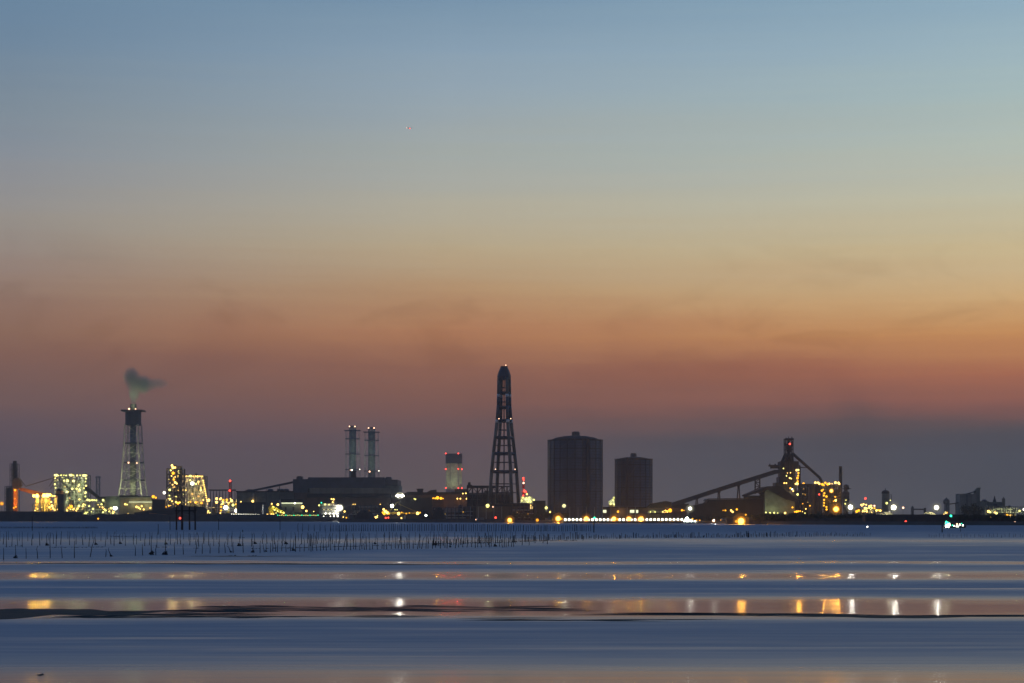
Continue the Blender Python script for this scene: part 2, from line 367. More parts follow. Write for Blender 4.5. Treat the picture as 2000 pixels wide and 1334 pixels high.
for y in (785, 757, 840, 870, 903, 945, 962):
    pp = [legpt(a, y) for a in ANG]; q = t.mb()
    for i in range(4): q.beam(pp[i], pp[i - 1], .55)
    t.add('tie_ring', q, STEEL)
for x, y in ((988, 716), (974.8, 819.5), (997.5, 819.5), (968, 917.5), (1006, 917.5)): t.lamp(x, y, -22, .95, PINK, 'beacon')

# ---- lattice flue tower with plume (left)
t = Thing('lattice_stack', 'lattice-legged flue stack with box head, trailing a grey plume', 'chimney', 3300, 260)
LT = [(970, 24.5), (938, 20), (904, 18), (866, 15.6), (829, 14.6)]
def lw(y):
    for (ya, ra), (yb, rb) in zip(LT, LT[1:]):
        if yb <= y <= ya: return ra + (rb - ra) * (y - ya) / (yb - ya)
    return LT[0][1] + (y - 970) * .14
q = t.mb(); k_ = t.k
def cnr(y): r = lw(y); return [(260 - r, y, -r * k_ * .8), (260 + r * .86, y, -r * k_), (260 + r, y, r * k_ * .8), (260 - r * .86, y, r * k_)]
ys = [t.G, 970, 954, 938, 921, 904, 885, 866, 848, 829]
for ya, yb in zip(ys, ys[1:]):
    A, B = cnr(ya), cnr(yb)
    for i in range(4):
        q.beam(A[i], B[i], 1.25); q.beam(A[i], B[i - 1], .42); q.beam(A[i - 1], B[i], .42); q.beam(A[i], A[i - 1], .5)
t.add('lattice_legs', q, PALE)
t.add('flue', t.mb().lathe(260, [(6.2, t.G), (6.2, 829)], seg=20), GREY, smooth=True)
for y in (938, 904, 866): t.add('gallery', t.mb().lathe(260, [(lw(y) + 3, y + 1), (lw(y) + 3, y - 1.2)], seg=16), STEEL)
t.add('head_box', t.mb().lathe(260.3, [(15.6, 831), (15.6, 803)], seg=18), STEEL)
t.add('top_platform', t.mb().box(240, 801, 281, 804, -17, 17), STEEL)
t.add('flue_tip', t.mb().lathe(260.5, [(7.5, 802), (6, 793), (6, 789), (4.6, 789)], seg=16), IRON)
for x, y, r in ((256.5, 799.8, 1.7), (269, 800, 1.2), (255.3, 904.3, 1.6), (271.5, 904.8, 1.3)): t.lamp(x, y, -19, r, PINK, 'beacon')
for x, dd in ((246, -30), (275, -30), (262, -60)): t.lamp(x, 986, dd, 1.3, LIME, 'floodlight')
for x, dd in ((240, -40), (281, -40)): shine(t, x, 964, dd, 32000, LIMEC, ((261 - x) * .4, 36, 45), 140); shine(t, x, 940, dd, 11000, LIMEC)
shine(t, 262, 786, -14, 16000, LIMEC)  # light added beneath the plume to tint it; no lamp stands here
for x in (251, 270): shine(t, x, 905, -24, 14000, LIMEC, (0, 16, 40), 80)

# ---- drifting plume
t = Thing('smoke_plume', 'soft grey heart-shaped plume drifting off the lattice flue stack', 'smoke', 3300, 268, base=190)
sm = bpy.data.materials.new('plume_smoke'); sm.use_nodes = True; k = N(sm.node_tree); k.n.clear()
tc = k.new('ShaderNodeTexCoord').outputs['Object']; sx = k.new('ShaderNodeSeparateXYZ'); k.put(sx.inputs[0], tc); ox, oy, oz = sx.outputs
z0 = t.p(0, 788).z; x0 = t.p(261, 0).x
hgt = k.math('DIVIDE', k.math('SUBTRACT', oz, z0), 70 * t.k)             # 0 at the mouth, 1 at the crown
def lobe(cx, cz, rx, rz):                                                # soft ellipsoid puff in metres
    a = k.math('DIVIDE', k.math('SUBTRACT', ox, cx), rx); c = k.math('DIVIDE', k.math('SUBTRACT', oz, cz), rz); e = k.math('DIVIDE', oy, rx)
    r2 = k.math('ADD', k.math('ADD', k.math('MULTIPLY', a, a), k.math('MULTIPLY', c, c)), k.math('MULTIPLY', e, e))
    return k.maprange(r2, 1.0, .0, 0, 1, True)
def PX(x, y): q_ = t.p(x, y); return q_.x, q_.z
u = t.k
lob = lobe(*PX(257, 737), 19 * u, 24 * u)
for cx, cy, rx, rz, am in ((264, 748, 20, 26, .95), (279, 751, 23, 21, .9), (291, 751, 21, 15, .5), (262, 766, 14, 22, .9), (260.5, 780, 8, 16, .9), (304, 749, 30, 13, .26)): lob = k.math('MAXIMUM', lob, k.math('MULTIPLY', lobe(*PX(cx, cy), rx * u, rz * u), am))
nz = k.noise(tc, .05, 4, .6)
lob = k.math('POWER', lob, 1.1)
den = k.math('MULTIPLY', k.math('MULTIPLY', lob, k.maprange(nz, .25, .7, .75, 1.15)), .092)
pv = k.new('ShaderNodeVolumePrincipled'); pv.inputs['Color'].default_value = (.50, .72, .64, 1); k.put(pv.inputs['Density'], den)
k.put(k.new('ShaderNodeOutputMaterial').inputs['Volume'], pv.outputs[0])
q = t.mb(); q.lathe(276, [(14, 790), (50, 778), (56, 745), (50, 716), (20, 708)], seg=20)
t.add('plume_body', q, sm)

# ---- wisp of steam over the long shed's vent
t = Thing('steam_wisp', 'faint pale steam wisp above the small roof vent of the huge stepped shed', 'steam', 3120, 690, base=60)
q = t.mb().lathe(690, [(4, 919), (12, 908), (16, 896), (10, 884), (3, 880)], seg=16)
sw = bpy.data.materials.new('pale_steam'); sw.use_nodes = True; k = N(sw.node_tree); k.n.clear()
tc = k.new('ShaderNodeTexCoord').outputs['Object']; sx = k.new('ShaderNodeSeparateXYZ'); k.put(sx.inputs[0], tc); ox, oy, oz = sx.outputs
def PX(x, y): q_ = t.p(x, y); return q_.x, q_.z
u = t.k; lob = lobe(*PX(686, 912), 5 * u, 11 * u)
for cx, cy, rx, rz in ((688.5, 904, 6, 11), (692, 895, 7, 11)): lob = k.math('MAXIMUM', lob, lobe(*PX(cx, cy), rx * u, rz * u))
pv = k.new('ShaderNodeVolumePrincipled'); pv.inputs['Color'].default_value = (.85, .9, .8, 1); k.put(pv.inputs['Density'], k.math('MULTIPLY', lob, .028))
k.put(k.new('ShaderNodeOutputMaterial').inputs['Volume'], pv.outputs[0]); t.add('steam_body', q, sw); shine(t, 684.5, 916, -14, 5000, LIMEC)

# ---- gas holders
def holder(name, label, Y, x, r, ytop, yapex, ycap, capx, caprad, rings, pipex, ncol):
    t = Thing(name, label, 'gas holder', Y, x, 'gas holders by the quay'); u = t.k
    t.add('shell', t.mb().lathe(x, [(r, t.G), (r, ytop)], seg=ncol * 2), HOLDER)
    t.add('roof', t.mb().lathe(x, [(r * 1.01, ytop), (r * .99, ytop - .6), (r * .72, yapex + (ytop - yapex) * .38), (r * .4, yapex + (ytop - yapex) * .08), (r * .1, yapex)], seg=48), ROOF, smooth=False)
    t.add('cap', t.mb().lathe(capx, [(caprad, yapex + 3), (caprad, ycap + 1.5), (caprad * .8, ycap + 1.3), (caprad * .8, ycap)], seg=16), GREY)
    q = t.mb()
    for i in range(ncol):
        a = 2 * math.pi * (i + .35) / ncol; c, s = math.cos(a) * (r + .5), math.sin(a) * (r + .5) * u
        q.beam((x + c, t.G, s), (x + c, ytop - 2.5, s), .8)
    t.add('guide_columns', q, RIB)
    for y in rings:
        t.add('gallery', t.mb().lathe(x, [(r + .2, y + .6), (r + 1.3, y + .6), (r + 1.3, y - .5), (r + .2, y - .5)], seg=ncol * 2), STEEL)
    q = t.mb()
    for i in range(ncol * 2):
        a = 2 * math.pi * i / (ncol * 2); c, s = math.cos(a) * (r + 1), math.sin(a) * (r + 1) * u
        q.beam((x + c, ytop, s), (x + c, ytop - 2.2, s), .22)
    q.lathe(x, [(r + 1, ytop - 2), (r + 1.1, ytop - 2.3)], seg=ncol * 2)
    t.add('roof_rail', q, STEEL)
    n_ = len(rings) + 1; lv = [ytop] + list(rings) + [t.G]              # stair flights climbing from gallery to gallery round the shell
    for j in range(n_):
        q = t.mb()
        for st in range(6):
            a0, a1 = R(236 + j * 17 + st * 4), R(236 + j * 17 + st * 4 + 4); ya, yb = lv[j + 1] + (lv[j] - lv[j + 1]) * st / 6, lv[j + 1] + (lv[j] - lv[j + 1]) * (st + 1) / 6
            q.beam((x + math.cos(a0) * (r + 1), ya, math.sin(a0) * (r + 1) * u), (x + math.cos(a1) * (r + 1), yb, math.sin(a1) * (r + 1) * u), .34)
        t.add('stair_flight', q, GREY)
    t.add('lift_shaft', t.mb().box(pipex - 2.4, ytop - 4, pipex + 2.4, t.G, -r * u * .97 - 2.5, -r * u * .85), STEEL)
    q = t.mb()
    for j in range(int((t.G - ytop) / 5.5)): q.lathe(x, [(r + .05, ytop + 5 + j * 5.5), (r + .2, ytop + 5.35 + j * 5.5), (r + .05, ytop + 5.7 + j * 5.5)], seg=ncol * 2)
    t.add('stiffener_rings', q, RIB)
    return t
h1 = holder('gas_holder', 'bigger drum-shaped gas holder with shallow domed roof, beside the tallest tower', 2450, 1123.5, 53, 861.5, 851, 843, 1124.5, 8, (877, 896.5, 918, 940, 960), 1146, 22)
h2 = holder('gas_holder', 'smaller drum-shaped gas holder with shallow domed roof and offset lift shaft', 2500, 1237.5, 36, 898.5, 892.5, 885, 1237.3, 6.3, (908, 932, 953, 975), 1222, 18)

# ---- twin chimneys and block chimney in the far haze
def twin(x, ytop, label):
    t = Thing('guyed_chimney', label, 'chimney', 5600, x, 'twin hazy chimneys behind the long shed')
    t.add('flue', t.mb().lathe(x, [(7.2, t.G), (6.8, ytop)], seg=20), GREEN, smooth=True)
    t.add('top_band', t.mb().lathe(x, [(7.1, ytop + 3), (7.1, ytop - .4)], seg=20), NAVY)
    q = t.mb()
    for sx in (-1, 1):
        for dd in (-20, 20):
            q.beam((x + sx * 14.5, t.G, dd), (x + sx * 12.5, ytop + 11, dd), .7)
            for j in range(8):
                ya, yb = ytop + 11 + j * 13, ytop + 24 + j * 13
                q.beam((x - 13 * sx, ya, dd), (x + 13 * sx, yb, dd), .3)
    t.add('lattice_frame', q, PALE)
    for y in (ytop + 9, ytop + 25, ytop + 55, ytop + 85):
        t.add('gallery', t.mb().box(x - 13.5 - (y < ytop + 12) * 2, y - .5, x + 13.5 + (y < ytop + 12) * 2, y + .6, -21, 21), STEEL)
    t.lamp(x - 5.5, ytop + 1.3, -14, 1.2, PINK, 'beacon'); t.lamp(x + 5.2, ytop + 1.3, -14, 1.35, PINK, 'beacon')
    t.lamp(x + 15, ytop + 85, -23, .9, WHITEL, 'beacon'); t.lamp(x - 3, ytop + 86.5, -23, 1.6 if x > 700 else .8, PINK, 'beacon')
    shine(t, x, ytop + 100, -210, 420000, (.80, 1, .78), (0, 210, 75), 34, 2, .9)  # unseen flood added well in front to wash the chimney green
twin(688.8, 832, 'twin hazy chimney rising behind the small roof vent of the long shed')
twin(726, 835, 'twin hazy chimney standing clear of the roof vent, nearer the block chimney')
t = Thing('block_chimney', 'squat pale block chimney with dark top and red warning lamps', 'chimney', 5200, 886)
q = t.mb(); 
for x0, x1, dd in ((871, 879, 0), (880, 894, -6), (895.5, 902, 4)): q.box(x0, 905, x1, t.G, dd, dd + 26)
t.add('shaft', q, PALE); t.add('dark_head', t.mb().box(870.5, 886, 902.5, 905, -8, 32), NAVY)
for x, y in ((871, 886), (895.5, 886), (871, 916.3), (895.5, 916.3), (902.3, 916.8), (871, 953.3), (895.5, 953.3), (902.2, 953.5)): t.lamp(x, y, -14, 1.3, REDL, 'beacon')
for x, y in ((871, 916), (895.5, 916)): shine(t, x, y, -18, 90000, (1, .05, .03), (.05, -1, -.04), 120, .5)
for x in (868, 888, 906): shine(t, x, 970, -60, 42000, LIMEC, (0, 45, 60), 80)  # unseen greenish floods added below the shaft, without fittings

# ---- blast furnace group
t = Thing('blast_furnace', 'tall dark blast furnace tower with sloping downcomer pipe and glowing levels', 'blast furnace', 2250, 1540)
t.add('top_frame', t.mb().frame(1533, 857, 1547.5, 889, -6, 6, 2, 3, .8, 1, True), IRON)
t.add('top_bell', t.mb().lathe(1540.5, [(5.6, 904), (4.6, 893), (3.4, 884), (5.2, 878), (5.2, 871), (2.8, 867), (2.8, 859)], seg=12), IRON)
q = t.mb().box(1532, 857, 1549, 859.3, -7, 7); q.beam((1540, 858, 0), (1540, 852.5, 0), .5); q.beam((1547.5, 858, 3), (1547.5, 853, 3), .8); q.beam((1536, 858, 2), (1536, 854, 2), .4); q.box(1545.5, 862, 1547.8, 872, -2, 2)
t.add('top_platform', q, IRON)
for s, xx in ((-1, 1535), (1, 1546)):
    q = t.mb()
    for dd in (-7, 7): q.beam((xx, 886, dd), (1537.5 + s * 9.5, 902, dd), 1.6); q.beam((1540, 890, dd), (1537.5 + s * 6, 902, dd), 1.0)
    t.add('splayed_leg', q, IRON)
q = t.mb().box(1521.5, 901.5, 1555.5, 915, -12, 12).box(1522, 915, 1551, 932, -10, 12).box(1519, 932, 1552, 944, -12, 12).box(1512, 943, 1553, 962, -13, 13).box(1508, 962, 1560, t.G, -14, 14)
t.add('furnace_house', q, STEEL)
q = t.mb()
for y in (902, 909, 915, 921, 927, 933, 939, 945, 952): q.box(1520.5, y - .4, 1556.5, y + .4, -14.5, -12.2)
for x in (1521, 1529, 1537, 1545, 1556): q.beam((x, 902, -14.3), (x, 962, -14.3), .6)
t.add('walkways', q, IRON)
t.add('hopper_gantry', t.mb().box(1501.5, 908, 1521.5, 911.2, -4, 4).box(1505, 911.2, 1521.5, 915, -4, 4).box(1503, 905.5, 1504, 908, -3, 3).box(1513, 906, 1515, 908, -3, 3), IRON)
t.add('gas_uptake', t.mb().lathe(1561.3, [(2.6, 968), (2.6, 912), (1.2, 908.5)], seg=12), IRON)
q = t.mb().tube((1547, 885, 0), (1601, 933, 0), 2.9 * t.k, 2.6 * t.k, 12).tube((1601, 933, 0), (1605.3, 941, 0), 2.6 * t.k, 2.6 * t.k, 12).tube((1605.3, 941, 0), (1605.3, 950, 0), 2.6 * t.k, 2.6 * t.k, 12).tube((1563, 912.5, 0), (1577, 913.5, 0), .5)
t.add('downcomer', q, IRON)
t.lamp(1540.5, 867.6, -9, 1.9, REDL, 'beacon')
for x, y, r, m in ((1552, 919, 1.9, WARM), (1555.5, 918.5, 1.7, LIME), (1555.5, 924.5, 1.9, AMBER), (1555, 929.5, 1.7, AMBER), (1553.5, 934.3, 2.3, AMBER), (1554, 940.5, 1.8, AMBER), (1553, 945.2, 2.5, WARM),
                   (1550, 945.5, 1.5, WARM), (1565.3, 945.3, 2.4, AMBER), (1554, 966, 2.2, LIME), (1564.5, 966.3, 2.2, WARM), (1568, 966.6, 1.8, AMBER), (1526.5, 915.6, 1.2, LIME), (1532.3, 930, 1.2, LIME), (1538.5, 934.2, 1.5, WARM),
                   (1541.5, 935.3, 1.2, WARM), (1528, 944, 1.3, WARM), (1532, 944, 1.3, WARM), (1540, 953.8, 1.7, AMBER), (1543.5, 956, 1.4, WHITEL), (1545.5, 959.5, 1.3, WARM), (1540, 924, .9, WARM), (1534, 924.5, .8, WARM),
                   (1578.5, 970.8, 1.6, LIME), (1585, 976.3, 1.5, LIME)):
    t.lamp(x, y, -16, r, m)
shine(t, 1555, 940, -20, 40000, SODC, (-.2, -1, -.03), 120, .9); shine(t, 1558, 921, -19, 2200, SODC); shine(t, 1557, 936, -19, 2200, SODC); shine(t, 1542, 957, -20, 1800, WARMC)
t = Thing('cast_house', 'gabled cast house at the foot of the blast furnace, its pale end wall lit', 'building', 2180, 1505)
t.add('wall', t.mb().poly([(1490, t.G), (1490, 962), (1496, 955.5), (1531, 975), (1548, 980), (1548, t.G)], -16, 30), GREEN)
t.add('roof', t.mb().poly([(1456, 966), (1494, 950.5), (1518, 949.5), (1552, 975), (1552, 978), (1531, 976.2), (1496, 957), (1456, 969)], -18, 34), ROOF)
t.add('side_block', t.mb().box(1458, 968, 1490, t.G, -8, 28), ROOF)
for x, y, r in ((1491, 1001, 1.5), (1499, 1002, 1.7), (1507, 1001.5, 1.6), (1514, 1002, 1.0)): t.lamp(x, y, -21, r, LIME)
for x, y, r, m in ((1541.8, 991.3, 1.7, AMBER), (1546, 1000, 1.5, AMBER), (1549.5, 999.5, 2.3, AMBER), (1553, 998.7, 1.8, AMBER), (1556.5, 998.5, 1.5, AMBER), (1527.5, 1002, 2, WARM), (1566, 1002.5, 1.2, LIME), (1561, 999.5, .8, WARM)): t.lamp(x, y, -24, r, m)
for x in (1493, 1508): shine(t, x, 1003, -30, 2600, LIMEC, (0, 20, 6), 130)
shine(t, 1551, 996, -30, 2200, SODC)
t = Thing('stove_block', 'dark hot-stove block beside the furnace with amber lamps along its roof edge', 'building', 2150, 1612)
q = t.mb()
for x in (1588, 1598): q.lathe(x, [(5.5, t.G), (5.5, 952), (4, 948), (1.5, 946.5)], dd=4, seg=16)
q.box(1583, 951, 1604, t.G, 8, 16)
t.add('stoves', q, STEEL, smooth=False)
t.add('roof_walk', t.mb().box(1582, 947, 1640, 948.3, -7, 14), IRON)
t.add('building', t.mb().box(1615, 956, 1640, t.G, 5, 18), STEEL)
t.add('front_frame', t.mb().frame(1612, 949, 1641, t.G, -6, 4, 5, 6, .8, 1, True), IRON)
q = t.mb(); rr = random.Random(91)
for _ in range(26):
    xa = rr.uniform(1613, 1638); ya = rr.uniform(951, 1000)
    if rr.random() < .5: q.tube((xa, ya, rr.uniform(-5, 3)), (xa, min(t.G, ya + rr.uniform(6, 30)), rr.uniform(-5, 3)), rr.uniform(.3, .9), seg=6)
    else: q.tube((xa, ya, -5), (min(1641, xa + rr.uniform(5, 20)), ya + rr.uniform(-3, 3), -5), rr.uniform(.25, .7), seg=6)
t.add('pipework', q, TAN)
for xv, hv in ((1619, 968), (1626, 962), (1634, 972)): t.add('vessel', t.mb().lathe(xv, [(3, t.G), (3, hv + 3), (2, hv + 1), (.6, hv)], dd=0, seg=12), GREY)
q = t.mb().frame(1603, 948, 1614, t.G, -7, -2, 2, 7, .8, 1, True); t.add('stair_tower', q, IRON)
for x, y, r, m in ((1589.5, 943, 2.1, WARM), (1594.7, 943, 1.8, WARM), (1597.3, 945.3, 1.8, WARM), (1603, 946.3, 2.5, AMBER), (1606, 948, 1.5, AMBER), (1608.7, 943.3, 2.1, AMBER), (1613.5, 946, 2.5, AMBER), (1616.5, 945, 1.8, WARM), (1622, 945, .9, WARM), (1628.5, 943, 2.3, WARM), (1634.5, 943.5, 2.1, WARM), (1636, 945.5, 1.6, WARM),
                   (1602, 958.5, 2.0, AMBER), (1605, 956.5, 1.4, AMBER), (1597, 966, 1.5, REDL), (1607, 963.5, 1.8, AMBER), (1606, 968, 1.8, AMBER), (1611, 970, 2.1, AMBER), (1606.5, 976.5, 1.8, AMBER), (1606.5, 982.3, 1.7, AMBER), (1606, 987.5, 1.7, AMBER), (1611, 990.3, 1.7, AMBER), (1611.3, 995, 1.9, AMBER), (1628, 970.5, 1.5, AMBER), (1629, 977.5, 2.2, WARM), (1625, 979, 1.2, AMBER), (1613, 1007, 1.5, AMBER), (1579, 988, 1.4, AMBER)):
    t.lamp(x, y, -11, r, m)
t.add('floodlight', t.mb().lathe(1620.3, [(.5, 961.5), (2.3, 960.5), (2.6, 959), (2.0, 957.2), (.5, 956.5)], dd=-12, seg=12), SODF)
t.add('floodlight_halo', t.mb().lathe(1620.3, [(1.5, 963.5), (4.0, 962), (4.8, 959), (3.6, 955.6), (1.2, 954.4)], dd=-12, seg=14), HALO_A)  # translucent shell standing in for the floodlight's halo
shine(t, 1620, 959, -18, 55000, SODC, (-.2, -1, -.02), 120, .9); shine(t, 1605, 945, -14, 14000, SODC, (-.2, -1, -.02), 120, .9); shine(t, 1620, 959, -16, 5200, SODC); shine(t, 1606, 944, -10, 2600, WARMC); shine(t, 1609, 978, -13, 2200, SODC); shine(t, 1632, 944, -10, 2600, WARMC); shine(t, 1632, 985, -14, 5000, SODC)
t = Thing('pipe_bridge', 'dark tangle of pipe bridges and frames between the blast furnace and the hot stoves', 'pipe bridge', 2190, 1573)
t.add('frame', t.mb().frame(1562, 946, 1584, t.G, -5, 5, 4, 6, .9, 1, True), IRON)
t.add('hot_blast_main', t.mb().tube((1552, 961, -3), (1590, 961, -3), 1.5, seg=10).tube((1563, 945.5, 0), (1604, 946.5, 0), .6).tube((1560, 958, 2), (1584, 960, 2), .8).tube((1558, 976, -4), (1588, 975, -4), 1.0), STEEL)
t.add('lower_house', t.mb().box(1560, 978, 1584, t.G, -3, 8), IRON)
for x, y, r, m in ((1566, 984, 1.0, AMBER), (1572, 994, 1.2, WARM), (1576, 981, .8, DIMW), (1568, 955, .8, DIMW), (1581, 998, 1.0, AMBER)): t.lamp(x, y, -7, r, m)
shine(t, 1572, 990, -10, 900, SODC)
t = Thing('slim_stack', 'plain slim dark chimney behind the stove block', 'chimney', 2230, 1641.6)
t.add('shaft', t.mb().lathe(1641.6, [(3.9, t.G), (3.0, 913), (3.2, 912), (3.2, 910.8), (2.2, 910.8)], seg=16), IRON, smooth=False)
t = Thing('dust_collector', 'stacked dust collector vessel with bent duct beside the slim dark chimney', 'industrial vessel', 2200, 1652)
t.add('vessel', t.mb().lathe(1652, [(4, t.G), (7, 972), (7, 962), (3.5, 958), (4.4, 950), (3.8, 947), (1, 946)], seg=16), STEEL)
t.add('duct', t.mb().tube((1648, 951, 0), (1655, 948, 0), 1.4).tube((1655, 948, 0), (1657, 956, 0), 1.4).box(1645, 954, 1661, 955.2, -4, 4).box(1645, 975, 1659, 976, -5, 5), IRON)
t.add('lit_wall', t.mb().box(1647, 974, 1655, 990, -6, -3), GREEN)
t.lamp(1648.5, 984, -8, 1.3, LIME); t.lamp(1650, 977, -8, 1.0, LIME)
# ---- long conveyor up to the furnace
t = Thing('conveyor_gallery', 'long enclosed conveyor climbing to the blast furnace on A-frame supports', 'conveyor', 2200, 1420)
t.add('gallery', t.mb().poly([(1312, 982.5), (1420, 947.5), (1514, 918), (1524, 917), (1524, 924), (1514, 926), (1420, 955.5), (1330, 985), (1312, 988)], -3, 3), STEEL)
t.add('gallery_roof', t.mb().poly([(1312, 981.6), (1420, 946.6), (1514, 917), (1514, 918), (1420, 947.5), (1312, 982.5)], -3.3, 3.3), GREY)
for x, y, h in ((1361, 974, 16), (1404, 961.5, 18), (1442.5, 949, 30)):
    q = t.mb()
    for s in (-1, 1): q.beam((x + s * 1.0, y, -2), (x + s * 4.6, t.G, -5), .6); q.beam((x + s * 1.0, y, 2), (x + s * 4.6, t.G, 5), .6)
    q.box(x - 2.6, y - 1.5, x + 2.6, y + 1, -3, 3); q.beam((x - 2.5, y + 9, -3), (x + 2.5, y + 9, -3), .5)
    t.add('support', q, BROWN)
t.add('lattice_support', t.mb().frame(1475, 935, 1484, 965, -2, 2, 1, 4, .7, 1, True), IRON)

# ================================================================== LEFT PLANT
t = Thing('latticed_stack', 'dark left-end chimney wrapped in scaffolding beside the orange-lit crane', 'chimney', 3450, 27)
t.add('shaft', t.mb().lathe(29, [(4.6, t.G), (3.8, 901), (3.0, 900)], seg=14), IRON)
t.add('scaffold', t.mb().frame(21, 906, 36, t.G, -6, 6, 3, 10, .7, 1, True), STEEL)
t.add('lower_scaffold', t.mb().frame(12, 950, 24, t.G, -9, 6, 3, 6, .8, 1, True), STEEL)
t.add('lower_block', t.mb().box(13, 953, 22, t.G, -5, 5), IRON)
t = Thing('ship_unloader', 'orange unloading crane with lit column and long boom held by slanting stays', 'crane', 3330, 45)
t.add('column', t.mb().box(27.5, 953, 34.5, t.G, -4, 4), ORANGE)
t.add('machinery_house', t.mb().poly([(26, 955), (25, 940), (30, 934), (38, 933), (42, 941), (43, 948), (37, 955)], -5, 5), BROWN)
t.add('boom', t.mb().poly([(37, 953.5), (45, 953), (112, 969), (112, 972.5), (72, 967), (39, 958)], -2.5, 2.5), ORANGE)
q = t.mb(); 
for a, c in (((50, 950, 0), (102, 934, 0)), ((102, 934, 0), (108, 930.5, 0)), ((96, 950, 0), (107, 932, 0)), ((99, 955, 0), (112, 934, 0)), ((40, 936, 0), (50, 950, 0))): q.beam(a, c, .9)
t.add('stays', q, BROWN)
shine(t, 31, 966, -12, 3200, SODC); shine(t, 60, 968, -16, 4500, (1, .5, .06)); shine(t, 30, 984, -11, 3600, SODC); t.lamp(31.5, 957.5, -7, 2.1, AMBER); t.lamp(29, 992, -7, 1.5, AMBER); t.lamp(33, 990, -7, 1.3, AMBER); t.lamp(31, 974, -7, 1.1, AMBER)
t = Thing('lamp_mast', 'low orange lamp mast at the far left edge of the shore', 'street lamp', 3200, 3.5)
t.add('mast', t.mb().tube((3.5, t.G, 0), (3.5, 985, 0), .3), STEEL); t.add('bulb', t.mb().lathe(3.5, [(.6, 985.6), (2.2, 984.4), (2.2, 982.6), (.6, 981.6)], seg=12), AMBER); t.add('halo_shell', t.mb().lathe(3.5, [(1, 987.6), (4, 985.8), (4, 981.4), (1, 979.4)], seg=12), HALO_A)  # outermost shell imitates the bulb's glow, not a glass cover
t = Thing('silo_terrace', 'row of yellow-lit upright silos under paired sodium floodlights', 'silo', 3300, 92)
for x, w_ in ((72, 4.2), (82, 3.5), (89.5, 5.5), (97, 3.2), (110.5, 5.5)):
    t.add('silo', t.mb().lathe(x, [(w_, t.G), (w_, 976), (w_ * .8, 973.4), (w_ * .3, 972)], dd=random.uniform(0, 6), seg=14), PALE if w_ > 4 else TAN, smooth=False)
t.add('roof_walk', t.mb().box(66, 970, 112, 970.8, -4, 4), STEEL)
t.add('pipe_rack', t.mb().frame(66, 984, 112, t.G, -7, -5, 9, 2, .6), STEEL)
for x, y, r in ((68.5, 968.5, 2.6), (75, 968.7, 3.8), (88.5, 968, 3.8), (95, 967.8, 4.0), (100, 966.8, 2.4)):
    t.add('floodlight', t.mb().lathe(x, [(r * .3, y + r), (r * .9, y + r * .5), (r, y), (r * .7, y - r * .7), (r * .3, y - r)], dd=-9, seg=12), SODF)
for x, y, r, m in ((72.5, 986, 1.5, AMBER), (73, 992, 1.6, AMBER), (76, 994, 1.2, WARM), (84, 991, .9, LIME), (90, 996, 1.3, AMBER), (99, 984, 1.4, AMBER), (102.5, 980.5, 1.6, WARM), (104, 988, 2.6, WARM), (99, 991, 1.9, WARM), (106, 993, 1.8, WARM), (102, 995, 1.5, AMBER), (109, 996, 1.6, WARM), (115, 995, 1.3, WARM), (94, 989, 1.1, AMBER), (105, 969, 1.7, WARM), (109, 969, 1.5, WARM), (73, 979, 1.1, AMBER), (71, 997, 1.2, WARM), (96, 978, .9, AMBER)): t.lamp(x, y, -9, r, m)
for x, y in ((72, 972), (80, 973), (91, 971.5), (98, 972), (104, 986), (78, 988), (92, 986)): shine(t, x, y, -14, 11000, (1, .58, .07))
for x in (71, 92): shine(t, x, 967, -16, 260000, (1, .55, .06), (0, -40, -2), 120, .9)
t = Thing('transfer_tower', 'square dark transfer tower with an orange top band, right of the yellow-lit silos', 'tower', 3230, 118)
t.add('shaft', t.mb().box(114.5, 966, 126.5, t.G, -8, 8), IRON); t.add('orange_band', t.mb().box(111.5, 959, 122.5, 965, -8.4, 6), ORANGE); t.add('cap', t.mb().box(113, 954.5, 120, 959, -6, 5), IRON); t.add('head', t.mb().box(110, 965, 124, 967.5, -9, 9), IRON)

